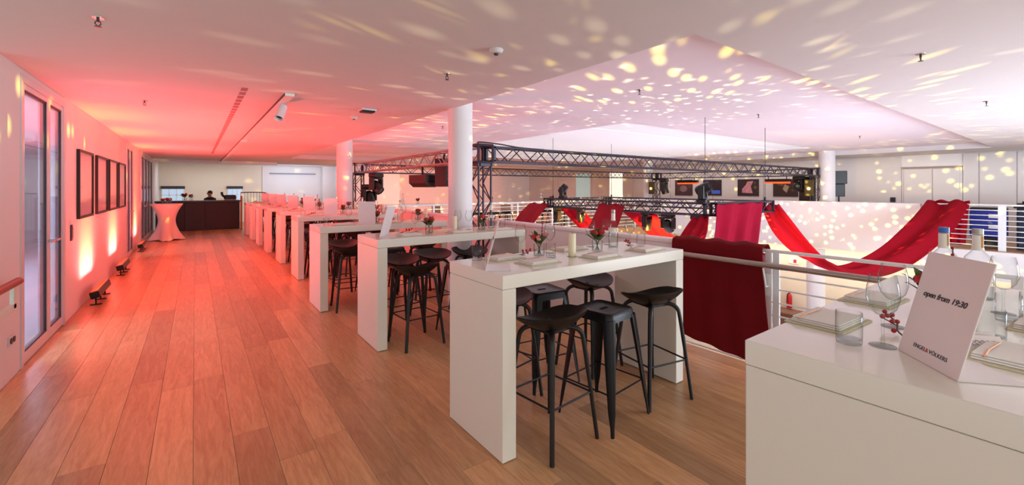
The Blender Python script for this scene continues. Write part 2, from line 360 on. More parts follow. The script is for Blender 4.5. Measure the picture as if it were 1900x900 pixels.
# ------------------------------------------------------------------ left wall: doors, pictures, switches
def glazed_door(nm, leaves, y0, y1, label=None):
    d = struct(MB().box(-1.395, -1.24, y0+.002, y0+.07, 0, 2.562).box(-1.395, -1.24, y1-.07, y1-.002, 0, 2.562).box(-1.395, -1.24, y0+.002, y1-.002, 2.562, 2.633).build(nm, FRAME))
    for a, c in leaves:
        bb = MB(); w = .055
        bb.box(-1.32, -1.252, a, a+w, .01, 2.56); bb.box(-1.32, -1.252, c-w, c, .01, 2.56); bb.box(-1.32, -1.252, a+w, c-w, .01, .11); bb.box(-1.32, -1.252, a+w, c-w, 2.51, 2.56)
        lf = bb.build('leaf', FRAME, d)
        g = .022; bb = MB()
        bb.box(-1.30, -1.258, a+w, a+w+g*.5, .11, 2.51); bb.box(-1.30, -1.258, c-w-g*1.3, c-w, .11, 2.51); bb.box(-1.30, -1.258, a+w, c-w, .11, .125); bb.box(-1.30, -1.258, a+w, c-w, 2.49, 2.51)
        bb.build('gasket', GASK, lf)
        MB().box(-1.278, -1.268, a+w, c-w, .11, 2.51).build('pane', PANE, lf)
        hb = MB(); yy = c-.03 if a == leaves[0][0] else a+.03; s = -1 if a == leaves[0][0] else 1
        hb.path([(-1.27, yy, 1.05), (-1.20, yy, 1.05), (-1.20, yy+s*.15, 1.05)], .011, 8); hb.cbox((-1.266, yy, 1.0), (.012, .03, .2)); hb.build('door_handle', STEEL, lf, 40)
    return d
glazed_door('door_1', ((5.74, 6.60), (6.61, 7.21)), 5.66, 7.28)
glazed_door('door_2', ((13.07, 13.7), (13.71, 14.28)), 13.0, 14.35)
glazed_door('door_4', ((16.27, 17.2), (17.22, 18.2), (18.22, 19.2), (19.22, 20.23)), 16.2, 20.3)
PRINT = mat('lilac_print', '#d6c8cc', .5, noise=.12, scale=3)
for i, yc in enumerate((8.40, 9.70, 10.90, 12.10)):
    ords = ('first', 'second', 'third', 'fourth')[i]
    t = thing('picture', f'black framed pale print, {ords} of four along the red-lit wall', 'picture', (-1.25, yc, 0), group='pictures on the red-lit wall')
    w, z0, z1, f = .49, 1.20, 2.12, .034
    bb = MB(); bb.box(0, .034, -w, -w+f, z0, z1); bb.box(0, .034, w-f, w, z0, z1); bb.box(0, .034, -w+f, w-f, z0, z0+f); bb.box(0, .034, -w+f, w-f, z1-f, z1); bb.build('frame', DARKP, t)
    MB().box(.002, .012, -w+f, w-f, z0+f, z1-f).build('print', PRINT, t)
    MB().box(.02, .024, -w+f, w-f, z0+f, z1-f).build('pane', PGLASS, t)
t = thing('light_switch', 'small dark light switch beside the glass double doors', 'switch', (-1.25, 7.6, 1.05)); MB().chamfer(0, .012, -.04, .04, -.1, .1, .003).build('plate', SOCK, t); MB().chamfer(.012, .018, -.025, .025, -.07, .07, .002).build('rocker', STEEL, t)
t = thing('wall_socket', 'white double wall socket low at the wall end', 'socket', (-1.25, 5.42, .33)); MB().chamfer(0, .01, -.08, .08, -.04, .04, .003).build('plate', FRAME, t)
for s in (-.035, .035): MB().lathe([(0, 0), (.025, 0), (.025, .004), (0, .004)], 14).build('socket_hole', SOCK, t, loc=(.012, s, 0)).rotation_euler = (0, PI/2, 0)

# LED wash bars on the floor, shining up the wall
AMB = mat('amber_lens', '#a05a28', .3, emit='#ff5010', estr=.5)
for i, yc in enumerate((8.55, 11.0, 14.6)):
    lab = ('black LED wash bar on the floor nearest the glass doors', 'black LED wash bar on the floor under the third framed print', 'black LED wash bar on the floor beyond the narrow glass door')[i]
    t = thing('led_wash_bar', lab, 'stage light', (-1.10, yc, 0), group='wash bars along the wall')
    M = Matrix.Translation((0, 0, .155)) @ Matrix.Rotation(math.radians(-14), 4, 'Y')
    MB().chamfer(-.05, .05, -.48, .48, -.05, .045, .01, M).build('housing', BLKM, t)
    MB().chamfer(-.035, .035, -.46, .46, .045, .05, .001, M).build('lens_strip', AMB, t)
    for s in (-.36, 0, .36):
        bb = MB(); bb.box(-.06, .06, s-.02, s+.02, 0, .012); bb.box(-.008, .008, s-.015, s+.015, .012, .12); bb.build('foot', BLKM, t)
    for nm, col, pw, tilt, spr in (('wash_amber', (1.0, .40, .0), 5, -.13, 50), ('wash_red', (1.0, .09, .085), 150, .5, 150)):
        a = area_light(nm, (0, 0, 0), (0, 0, 1), .85, .05, pw, col, spr); dz = Vector((math.sin(tilt), 0, math.cos(tilt))); xa = Vector((0, 1, 0)); za = -dz
        Mx = Matrix((xa, za.cross(xa), za)).transposed().to_4x4(); Mx.translation = Vector((-.01, 0, .222)); a.parent = t; a.matrix_local = Mx

# ------------------------------------------------------------------ ceiling fittings
def on_ceiling(nm, x, y, z, label, cat, group=None): return thing(nm, label, cat, (x, y, z), group=group)
for i, (x, y, z, lab) in enumerate(((-.49, 3.71, CZ, 'pendent sprinkler head on the ceiling above the glass doors'), (1.9, 3.61, CZ, 'pendent sprinkler head on the ceiling left of the recess edge'),
        (4.41, 3.35, RZ, 'sprinkler head in the recess among the light spots'), (4.66, .84, CZ, 'large pendent sprinkler head upper right on the grey ceiling'), (7.87, .82, CZ, 'sprinkler head on the bluish ceiling at the right edge'),
        (-.5, 6.93, CZ, 'small sprinkler head on the ceiling over the corridor'), (7.46, 3.31, RZ, 'small sprinkler head in the recess right of its middle'), (3.9, 7.6, RZ, 'tiny sprinkler head in the pink recess behind the round column'), (12.5, 3.3, RZ, 'tiny sprinkler head in the recess near its bright edge'))):
    t = on_ceiling('sprinkler', x, y, z, lab, 'sprinkler', 'ceiling sprinklers')
    t.scale = (.8,)*3
    MB().lathe([(0, 0), (.04, 0), (.038, -.006), (0, -.006)], 16).build('rosette', STEEL, t, 40)
    bb = MB(); bb.tube((0, 0, 0), (0, 0, -.035), .01); bb.path([(.012, 0, -.03), (.018, 0, -.05), (0, 0, -.07)], .004, 6); bb.path([(-.012, 0, -.03), (-.018, 0, -.05), (0, 0, -.07)], .004, 6); bb.build('body', SOCK, t, 40)
    MB().lathe([(0, 0), (.022, 0), (.022, -.003), (0, -.003)], 12, (0, 0, -.07)).build('deflector', SOCK, t)
for x, y, lab in ((1.87, 2.75, 'flat white smoke detector on the grey ceiling near the recess'), (1.93, 6.65, 'white dome smoke detector beside the black ceiling box')):
    t = on_ceiling('smoke_detector', x, y, CZ, lab, 'detector'); MB().lathe([(0, 0), (.055, 0), (.055, -.012), (.04, -.03), (0, -.035)], 20).build('housing', CEIL, t, 40); MB().lathe([(0, 0), (.02, 0), (.015, -.012), (0, -.014)], 12, (0, 0, -.033)).build('sensor', SOCK, t)
t = on_ceiling('ceiling_box', 1.89, 5.9, CZ, 'small black box light recessed in the pink ceiling', 'ceiling light'); MB().chamfer(-.10, .10, -.09, .09, -.025, 0, .004).build('frame', FRAME, t); MB().chamfer(-.085, .085, -.075, .075, -.045, -.02, .004).build('housing', BLKM, t)
t = on_ceiling('track_light', .86, 0, CZ, 'white ceiling track with one cylindrical spotlight over the corridor', 'track light')
MB().chamfer(-.05, .05, 5.4, 21.0, -.035, 0, .004).build('track', mat('track_white', '#e6dedc', .5), t); MB().box(-.053, -.05, 5.4, 21.0, -.035, -.005).build('track_slot', SOCK, t)
sp = MB().lathe([(0, 0), (.05, 0), (.05, .2), (.047, .2), (.04, .16), (0, .15)], 20).build('spot_head', RAILW, t, 40, loc=(.02, 6.0, -.06)); sp.rotation_euler = (math.radians(180-28), math.radians(20), 0)
MB().lathe([(0, .151), (.041, .162)], 20).build('spot_lens', GASK, sp)
MB().tube((0, 6.0, -.03), (.02, 6.0, -.075), .014).build('spot_stem', RAILW, t); MB().chamfer(-.055, .055, 11.0, 11.25, -.06, -.03, .006).build('adapter', RAILW, t)
t = on_ceiling('slot_diffuser', .43, 0, CZ, 'thin dotted slot air vent in the ceiling beside the track', 'air vent')
for k in range(44): inst('vent_slot', MATS.setdefault('_slot', MB().box(-.03, .03, 0, .17, -.004, 0).mesh('vent_slot', mat('vent_grey', '#a5787a', .7))), t, (0, 5.4+k*.25, 0))

# ------------------------------------------------------------------ trusses
def truss(nm, p0, p1, s, label, single=True, m=TRUSS, pitch=.26, cr=.017):
    p0 = Vector(p0); p1 = Vector(p1); d = p1-p0; L = d.length; h = s/2
    t = thing(nm, label, 'truss', p0, group='black lighting truss')
    if abs(d.z) > .9*L: t.rotation_euler = (0, -PI/2, 0)
    else: t.rotation_euler = (0, 0, math.atan2(d.y, d.x))
    cm = MB().tube((0, 0, 0), (L, 0, 0), cr, n=8).mesh('chord', m, 40)
    for y in (-h, h):
        for z in (-h, h): inst('chord', cm, t, (0, y, z))
    n = max(2, int(L/pitch)); st = L/n
    ua = MB().tube((0, 0, -h), (st, 0, h), .009, n=5).mesh('brace', m, 40); da = MB().tube((0, 0, h), (st, 0, -h), .009, n=5).mesh('brace', m, 40)
    oth = MB()
    for k in range(n):
        for y in (-h, h):
            if single and n*2 < 290: inst('brace', ua if k % 2 else da, t, (k*st, y, 0))
            else: oth.tube((k*st, y, -h if k % 2 else h), ((k+1)*st, y, h if k % 2 else -h), .009, n=5)
        for z in (-h, h): oth.tube((k*st, -h if k % 2 else h, z), ((k+1)*st, h if k % 2 else -h, z), .009, n=4)
    tag(oth.build('lattice', m, t, 40), None, kind='stuff')
    for x in (0.0, L): MB().box(x-.02, x+.02, -h-.02, h+.02, -h-.02, -h+.02).box(x-.02, x+.02, -h-.02, h+.02, h-.02, h+.02).box(x-.02, x+.02, -h-.02, -h+.02, -h, h).box(x-.02, x+.02, h-.02, h+.02, -h, h).build('end_frame', m, t)
    return t
TZ = 2.13; ts = .22
NX, NY, FX, FY = 3.54, 5.62, 16.74, 11.8
truss('box_truss', (NX+.17, NY, TZ), (FX-.17, NY, TZ), ts, 'long near box truss running right from the corner beside the round column')
truss('box_truss', (NX, NY+.17, TZ), (NX, FY-.17, TZ), ts, 'reddish-lit box truss running from the round column back to the corner', True, ALU)
truss('box_truss', (FX, NY+.17, TZ), (FX, FY-.17, TZ), ts, 'box truss running along the far gallery in front of the dark pictures', False)
truss('box_truss', (NX+.17, FY, TZ), (FX-.17, FY, TZ), ts, 'faint box truss farthest back, under the long near truss', False)
for x, y, lab in ((NX, NY, 'upright truss tower directly behind the big round column'), (NX, FY, 'upright truss tower carrying two moving lights behind the tables'), (FX, NY, 'upright truss tower at the end of the far parapet by the slim column'), (FX, FY, 'upright truss tower farthest back between dark pictures and void')):
    truss('truss_tower', (x, y, .03), (x, y, TZ-.17), ts, lab)
    cb = thing('corner_block', 'black corner block on the ' + lab.replace('upright ', '').replace(' at the end of the far parapet', ''), 'truss corner', (x, y, TZ), group='truss corner blocks')
    h = .13; bb = MB()
    for a in (-h, h):
        for c in (-h, h):
            bb.tube((a, c, -h), (a, c, h), .02, n=6); bb.tube((a, -h, c), (a, h, c), .02, n=6); bb.tube((-h, a, c), (h, a, c), .02, n=6)
    bb.build('cube_frame', TRUSS, cb, 40); MB().tube((-h, -h, h), (h, h, h), .012, n=5).tube((h, -h, h), (-h, h, h), .012, n=5).build('cross_brace', TRUSS, cb)
    bp = thing('base_plate', 'steel base plate under the ' + lab.replace('upright ', '').replace(' at the end of the far parapet', ''), 'base plate', (x, y, 0), group='truss base plates'); MB().chamfer(-.2, .2, -.2, .2, .001, .012, .003).build('plate', BLKM, bp); MB().lathe([(0, .012), (.05, .012), (.05, .028), (0, .028)], 12).build('socket', BLKM, bp)
# cable loop over the near corner
tag(MB().path(spline([(3.42, 5.5, 2.27), (3.5, 5.6, 2.31), (3.9, 5.62, 2.30), (4.3, 5.64, 2.27), (4.8, 5.62, 2.262)], 24), .012, 6).build('cable', BLK, smooth=40), 'black cable looped over the near truss corner', 'cable')
# hung inner frame
hx, hy0, hy1, hx2, hz = 7.05, 3.95, 8.1, 9.3, 1.24
truss('hung_truss', (hx, hy0, hz), (hx, hy1, hz), .2, 'low hanging truss carrying red drapes over the void, nearest side', True, TRUSS, .22)
truss('hung_truss', (hx+.1, hy0, hz), (hx2, hy0, hz), .2, 'short hanging truss end above the broad red front drape', True, TRUSS, .22)
truss('hung_truss', (hx2, hy0+.1, hz), (hx2, hy1, hz), .2, 'rear side of the hanging truss frame behind the drapes', False, TRUSS, .22)
truss('hung_truss', (hx+.1, hy1, hz), (hx2-.1, hy1, hz), .2, 'short far end of the hanging truss frame', False, TRUSS, .22)
for x, y, lab in ((hx, 4.0, 'thin steel wire holding the near corner of the hanging frame'), (hx, 7.9, 'thin steel wire holding the far corner of the hanging frame'), (hx2, 4.0, 'thin steel wire holding the right corner of the hanging frame'), (hx2, 8.0, 'thin steel wire holding the rear corner of the hanging frame')):
    w = thing('suspension_wire', lab, 'wire', (x, y, hz+.1), group='suspension wires'); MB().tube((0, 0, 0), (0, 0, RZ-hz-.1), .005, n=6).build('wire', BLKM, w); MB().tube((0, 0, 0), (0, 0, .08), .02, n=8).build('clamp', BLKM, w)

# ------------------------------------------------------------------ stage lights
def moving_head(label, loc, rz, tilt, scale=1., glow=None, hang=True):
    t = thing('moving_head', label, 'stage light', loc, rz, 'moving head lights'); t.scale = (scale,)*3
    s = -1 if hang else 1
    MB().chamfer(-.14, .14, -.10, .10, s*.0 if s > 0 else -.09, .09 if s > 0 else 0, .015).build('base', BLK, t)
    bb = MB()
    for x in (-.15, .15): bb.chamfer(x-.025, x+.025, -.06, .06, min(s*.09, s*.36), max(s*.09, s*.36), .01)
    bb.chamfer(-.15, .15, -.05, .05, min(s*.09, s*.13), max(s*.09, s*.13), .01); bb.build('yoke', BLK, t)
    hd = MB().lathe([(0, -.14), (.07, -.14), (.105, -.10), (.11, .0), (.10, .13), (.095, .15), (.085, .15), (.08, .13), (0, .13)], 20).build('head', BLK, t, 50, loc=(0, 0, s*.29)); hd.rotation_euler = (tilt, 0, 0)
    MB().lathe([(0, .135), (.078, .135)], 18).build('lens', glow or mat('dark_lens', '#2a2c38', .1, noise=.05), hd)
    return t
GLO = mat('lens_warm_glow', '#fff0c0', .3, emit='#ffe2a0', estr=14.0); GLOR = mat('lens_red_glow', '#ff7a50', .3, emit='#ff5a28', estr=5.0)
moving_head('black moving head lamp high under the tower with two lights', (3.75, 11.0, 1.98), .6, 2.3, 1.2)
moving_head('black moving head lamp angled down beside the same tower', (3.72, 11.45, 1.70), .4, 2.7, 1.2)
zb = hz-.1
moving_head('hanging moving head under the truss beside the leftmost red drape', (hx, 7.75, zb), 1.2, PI, .8)
moving_head('hanging moving head in front of the orange-lit drape', (hx, 6.95, zb), .3, PI, .72)
moving_head('hanging moving head partly behind the wide middle drape', (hx, 6.25, zb), .3, PI, .72)
moving_head('hanging moving head over the yellow-lit drape', (hx, 5.18, zb), .2, PI, .8, GLO)
moving_head('round hanging moving head right of the yellow-lit drape', (hx, 4.72, zb), 1.5, PI*.8, .8)
moving_head('hanging moving head with a glowing lens at the frame corner', (hx-.02, 4.12, zb), .2, PI, .9, GLO)
moving_head('moving head standing on the hanging truss below the far truss', (hx, 7.55, hz+.1), .5, .7, .8, None, False)
moving_head('moving head standing on the hanging frame before the blue-lit picture', (hx+.02, 4.05, hz+.1), .3, 1.1, .85, None, False)
moving_head('black moving head on the far truss beside the rear tower', (16.6, 11.3, 2.0), .3, PI*.9, 1.5, GLOR)
moving_head('black moving head tilted down on the far truss by the slim column', (16.74, 6.10, 2.0), 1.0, 2.2, 1.25, GLOR)
# small warm lamps on the rear towers
for x, y, z, lab in ((16.52, 11.91, 1.57, 'small glowing warm lamp clamped to the rear truss tower'), (16.52, 5.73, 1.58, 'small glowing warm lamp clamped to the tower by the slim column')):
    t = thing('clamp_lamp', lab, 'lamp', (x, y, z), group='clamp lamps'); MB().chamfer(-.02, .09, -.13, .13, -.25, .3, .01).build('housing', mat('lamp_olive', '#4a3a10', .5), t); MB().ball((-.03, 0, 0), .05, 12, 8).build('bulb', mat('bulb_glow', '#ffe890', .3, emit='#ffd860', estr=9.0), t, 60); MB().tube((.06, 0, 0), (.13, 0, 0), .02).build('clamp', BLKM, t)
ORB = mat('orange_bar_glow', '#ff5a28', .3, emit='#ff4416', estr=1.6)
for y0, y1, lab in ((9.8, 10.72, 'orange glowing LED bar under the far truss, over the leftmost dark picture'), (6.38, 7.2, 'orange glowing LED bar under the far truss, over the rightmost dark picture')):
    t = thing('led_bar', lab, 'stage light', (16.74, (y0+y1)/2, 1.80), group='orange LED bars'); l = (y1-y0)/2
    MB().chamfer(-.06, .06, -l, l, .02, .12, .01).build('housing', BLKM, t); MB().chamfer(-.055, .055, -l, l, -.04, .02, .01).build('light_strip', ORB, t)
    for s in (-.3, .3): MB().tube((0, s, .12), (0, s, .22), .015).build('clamp', BLKM, t)
# loudspeakers
t = thing('loudspeaker', 'tall dark loudspeaker box hung on the truss beside the round column', 'loudspeaker', (3.78, 7.32, 1.63), .5); MB().chamfer(-.11, .11, -.13, .13, 0, .53, .01).build('cabinet', mat('speaker_black_red_lit', '#2c1214', .5), t); MB().chamfer(-.10, .10, -.136, -.13, .02, .51, .001).build('grille', BLKM, t); MB().tube((0, 0, .53), (0, -.02, .62), .02).build('clamp', BLKM, t)  # black cabinet, the red light on it mixed into its colour
t = thing('stage_box', 'wedge-shaped dark dimmer box hung under the reddish truss', 'stage equipment', (3.56, 7.78, 1.74), .2)
MB().prism([(-.12, .12), (.12, .12), (.12, -.12), (-.02, -.12), (-.12, -.04)], -.28, .26, Matrix.Rotation(PI/2, 4, 'X')).build('housing', mat('speaker_black_red_lit', '#2c1214', .5), t); MB().tube((0, 0, .12), (0, 0, .30), .02).build('clamp', BLKM, t); MB().box(-.1, .1, -.262, -.258, -.02, .0).build('stripe', BLKM, t)
t = thing('loudspeaker', 'black loudspeaker on a stand beside the slim column', 'loudspeaker', (18.2, 5.40, 0), .5)
MB().chamfer(-.2, .2, -.2, .2, 1.74, 2.2, .015).build('cabinet', BLK, t); MB().chamfer(-.15, .15, -.15, .15, 1.3, 1.74, .015).build('lower_cabinet', BLK, t); MB().tube((0, 0, .1), (0, 0, 1.3), .025).build('pole', BLKM, t)
for k in range(3): a = k*2*PI/3; MB().tube((0, 0, .45), (.45*math.cos(a), .45*math.sin(a), .012), .012).build('leg', BLKM, t)
t = thing('loudspeaker', 'dark loudspeaker hanging behind the tower by the slim column', 'loudspeaker', (17.3, 6.05, 1.0), 0); MB().chamfer(-.18, .18, -.2, .2, .1, 1.0, .015).build('cabinet', BLK, t); MB().tube((0, 0, -1.0), (0, 0, .1), .03).build('pole', BLKM, t); MB().lathe([(0, -1.0), (.25, -1.0), (.25, -.98), (0, -.98)], 20).build('base', BLKM, t)

# the two pattern projectors that throw the yellow light spots
def gobo(name, loc, power, scale, rad, zmin, zmax, density, col=(1.0, .78, .12)):
    d = bpy.data.lights.new(name, 'POINT'); d.energy = power; d.shadow_soft_size = .012; d.use_nodes = True; N = d.node_tree.nodes; L = d.node_tree.links
    em = N.get('Emission') or N.new('ShaderNodeEmission'); em.inputs['Color'].default_value = (*col, 1)
    tc = N.new('ShaderNodeTexCoord'); v = N.new('ShaderNodeTexVoronoi'); v.inputs['Scale'].default_value = scale; L.new(tc.outputs['Normal'], v.inputs['Vector'])
    mr = N.new('ShaderNodeMapRange'); mr.inputs['From Min'].default_value = rad; mr.inputs['From Max'].default_value = rad*.25; L.new(v.outputs['Distance'], mr.inputs['Value'])
    sp = N.new('ShaderNodeSeparateColor'); L.new(v.outputs['Color'], sp.inputs[0])
    lt = N.new('ShaderNodeMath'); lt.operation = 'LESS_THAN'; lt.inputs[1].default_value = density; L.new(sp.outputs[0], lt.inputs[0])
    sx = N.new('ShaderNodeSeparateXYZ'); L.new(tc.outputs['Normal'], sx.inputs[0])
    g1 = N.new('ShaderNodeMath'); g1.operation = 'GREATER_THAN'; g1.inputs[1].default_value = zmin; L.new(sx.outputs['Z'], g1.inputs[0])
    g2 = N.new('ShaderNodeMath'); g2.operation = 'LESS_THAN'; g2.inputs[1].default_value = zmax; L.new(sx.outputs['Z'], g2.inputs[0])
    cur = mr.outputs[0]
    for s in (lt, g1, g2):
        m = N.new('ShaderNodeMath'); m.operation = 'MULTIPLY'; L.new(cur, m.inputs[0]); L.new(s.outputs[0], m.inputs[1]); cur = m.outputs[0]
    L.new(cur, em.inputs['Strength'])
    o = bpy.data.objects.new(name, d); C.objects.link(o); o.location = loc; return o
for nm, loc, lab in (('pattern_projector', (5.35, 3.95, .62), 'low pattern projector throwing yellow spots from the void'), ('pattern_projector', (9.9, 6.3, .40), 'second pattern projector hidden low behind the drapes')):
    t = thing(nm, lab, 'stage light', (loc[0], loc[1], -3.3)); zz = loc[2]+3.3
    MB().tube((0, 0, .02), (0, 0, zz-.22), .03).build('stand', BLKM, t); MB().lathe([(0, 0), (.3, 0), (.3, .02), (0, .02)], 20).build('base', BLKM, t)
    MB().chamfer(-.09, .09, -.09, .09, zz-.22, zz-.06, .01).build('housing', BLK, t)
gobo('spots_up', (5.35, 3.95, .70), 440, 14, .33, .13, 1.1, .8, (1.0, .90, .50)); gobo('spots_wide', (9.9, 6.3, .52), 6800, 34, .35, -.25, .40, .9)

# ------------------------------------------------------------------ red drapes
def drape(nm, label, left, right, m=RED, nu=40, nv=18, rip=.02, folds=2, seed=0, group='red drapes'):
    A = spline(left, nu); B = spline(right, nu); rows = []
    for i in range(nu):
        d = B[i]-A[i]; tg = (A[min(i+1, nu-1)]-A[max(i-1, 0)]); n = d.cross(tg)
        n = n.normalized() if n.length > 1e-6 else Vector((0, 0, 1)); row = []
        for k in range(nv):
            u = k/(nv-1); w = rip*math.sin(u*folds*2*PI+seed+.8*math.sin(i*.16+seed))*(.5+.5*math.sin(u*PI)+.2)
            row.append(A[i]+d*u+n*w)
        rows.append(row)
    o = MB().grid(rows).build(nm, m, smooth=80); sm = o.modifiers.new('thickness', 'SOLIDIFY'); sm.thickness = .006
    return tag(o, label, 'drape', group)
D = drape
D('drape', 'narrow red drape leftmost on the hanging truss, falling to the parapet', [(7.0, 8.75, 1.22), (5.9, 7.72, 1.06), (4.8, 6.5, .90), (4.05, 5.55, .80)], [(7.0, 8.0, 1.22), (5.9, 7.03, 1.04), (4.8, 5.97, .88), (4.05, 5.1, .78)], seed=1)
D('drape', 'orange-lit red drape between two red ones, falling away from the truss', [(7.12, 7.75, 1.13), (7.3, 7.55, .85), (7.6, 7.3, .45), (8.6, 7.1, -.4)], [(7.12, 7.0, 1.13), (7.35, 6.9, .85), (7.7, 6.75, .45), (8.8, 6.5, -.4)], seed=2)
D('drape', 'wide red drape in the middle of the hanging truss, behind the bottle', [(7.0, 6.36, 1.26), (5.9, 5.56, .98), (4.8, 4.71, .82), (4.05, 4.05, .76)], [(7.0, 5.67, 1.26), (5.9, 4.92, .98), (4.8, 4.18, .80), (4.05, 3.6, .76)], seed=3)
D('drape', 'yellow-lit drape falling behind the wine glass on the front bar table', [(7.12, 5.85, 1.13), (7.4, 5.6, .82), (7.9, 5.35, .3), (9.0, 5.1, -.6)], [(7.12, 5.05, 1.13), (7.4, 4.95, .82), (7.9, 4.8, .3), (9.0, 4.6, -.6)], seed=4)
D('drape', 'red drape sweeping down from the frame corner to the red railing cloth', [(7.0, 4.15, 1.13), (6.5, 4.02, .95), (6.0, 3.87, .76), (5.0, 3.4, .58), (4.0, 2.9, .8)], [(7.0, 3.9, 1.13), (6.5, 3.65, .90), (6.0, 3.45, .72), (5.0, 2.95, .55), (4.0, 2.4, .8)], seed=5)
D('drape', 'broad crimson front drape falling from the hanging frame to the railing', [(7.1, 3.83, 1.33), (6.85, 3.70, .95), (6.1, 3.38, .5), (5.0, 2.7, .55), (4.0, 2.06, 1.06)], [(8.8, 3.83, 1.33), (8.2, 3.62, .95), (7.0, 3.12, .5), (5.6, 2.3, .55), (4.0, 1.68, 1.06)], mat('crimson_satin', '#9c1230', .6, noise=.1, scale=5, bump=.05, bscale=40, spec=.05), rip=.03, folds=2.6, seed=6, nv=36)
D('railing_cloth', 'dark red velvet cloth hung over the railing beside the front bar table', [(3.98, 2.50, 1.06), (3.93, 2.50, 1.13), (3.85, 2.50, 1.13), (3.80, 2.50, 1.06), (3.80, 2.49, .7), (3.80, 2.46, .3), (3.81, 2.44, .20)], [(3.98, 1.66, 1.06), (3.93, 1.66, 1.13), (3.85, 1.66, 1.13), (3.80, 1.66, 1.06), (3.79, 1.63, .7), (3.77, 1.58, .3), (3.76, 1.56, .13)], DRED, 60, 50, .009, 3.3, 7, None)
D('drape', 'long red swag looping from the hanging frame to the far railing', [(9.3, 4.08, 1.25), (9.7, 4.02, .68), (10.3, 3.9, .22), (11.0, 3.75, -.06), (12.2, 3.55, -.22), (13.8, 3.25, .08), (15.2, 2.95, .72), (16.40, 2.85, 1.19), (16.46, 2.85, 1.20)], [(9.42, 3.8, 1.30), (9.75, 3.68, .95), (10.25, 3.48, .42), (10.9, 3.28, -.02), (12.0, 3.0, -.36), (13.5, 2.6, -.18), (15.2, 2.15, .56), (16.40, 2.02, 1.19), (16.46, 2.02, 1.20)], RED, 70, 24, .06, 1.5, 8)
D('drape', 'red cloth tail hanging behind the bars of the far railing', [(16.50, 2.85, 1.20), (16.54, 2.8, .9), (16.54, 2.72, .4), (16.54, 2.68, .08)], [(16.50, 2.02, 1.20), (16.54, 2.05, .9), (16.54, 2.08, .4), (16.54, 2.1, .08)], RED, 24, 20, .03, 4, 9)
# warm beams from the hanging lights onto two of the drapes
def spot(name, loc, tgt, power, col, ang, blend=.4):
    d = bpy.data.lights.new(name, 'SPOT'); d.energy = power; d.color = col; d.spot_size = math.radians(ang); d.spot_blend = blend; d.shadow_soft_size = .05
    o = bpy.data.objects.new(name, d); C.objects.link(o); o.location = loc; o.rotation_euler = (Vector(tgt)-Vector(loc)).to_track_quat('-Z', 'Y').to_euler(); return o
spot('drape_beam_orange', (6.6, 6.2, .75), (7.5, 7.1, .6), 220, (1, .42, .04), 80)
spot('drape_beam_yellow', (6.6, 4.75, .6), (7.6, 5.2, .5), 600, (1, .60, .08), 80)
spot('swag_beam', (9.1, 3.2, -.3), (10.0, 3.8, .5), 160, (1, .4, .08), 70)
spot('gallery_beam_orange', (9.0, 14.2, 1.5), (11.0, 24, 1.2), 1300, (1, .20, .07), 60)
spot('gallery_beam_pink', (6.0, 13.5, .3), (6.5, 22, 1.8), 55, (1, .70, .90), 110)

# ------------------------------------------------------------------ bar tables and stools
TY = [.06, 2.05, 4.18, 5.95, 8.25, 10.22, 12.1, 13.8, 15.33, 17.0]
TX = [1.50, 1.44, 1.44, 1.30, 1.44, 1.45, 1.43, 1.42, 1.40, 1.38]
ORD = ['half-seen', 'front', 'second', 'third', 'fourth', 'fifth', 'sixth', 'seventh', 'eighth', 'ninth']
TL, TW, TH = 1.84, .65, 1.10
top_me = MB().chamfer(0, TL, 0, TW, TH-.082, TH, .003).mesh('tabletop', LACQ)
side_me = MB().chamfer(0, .10, .002, TW-.002, .006, TH-.084, .003).mesh('side_panel', LACQE)
gl_me = MB().box(.02, .08, .03, .08, 0, .006).box(.02, .08, TW-.08, TW-.03, 0, .006).mesh('glide', SOCK)
TABLE_LABELS = ['white bar table cut off by the right edge, with the menu sign', 'white bar table in front with six black stools fully in view'] + [f'white bar table, {o} of the row counted from the camera' for o in ORD[2:]]
for i in range(10):
    t = thing('bar_table', TABLE_LABELS[i], 'table', (TX[i], TY[i], 0), group='white bar tables in a row')
    inst('tabletop', top_me, t); inst('side_panel', side_me, t); inst('side_panel', side_me, t, (TL-.10, 0, 0))
    inst('glide', gl_me, t); inst('glide', gl_me, t, (TL-.10, 0, 0))

class Proto:
    def __init__(s, fn, *a): s.o = fn(*a); s.used = False
    def put(s, loc, rz, label, group=None):
        if not s.used:
            s.used = True; o = s.o; o.location = loc; o.rotation_euler = (0, 0, rz); o['label'] = label
            if group: o['group'] = group
            return o
        return dup(s.o, loc, rz, label, group)

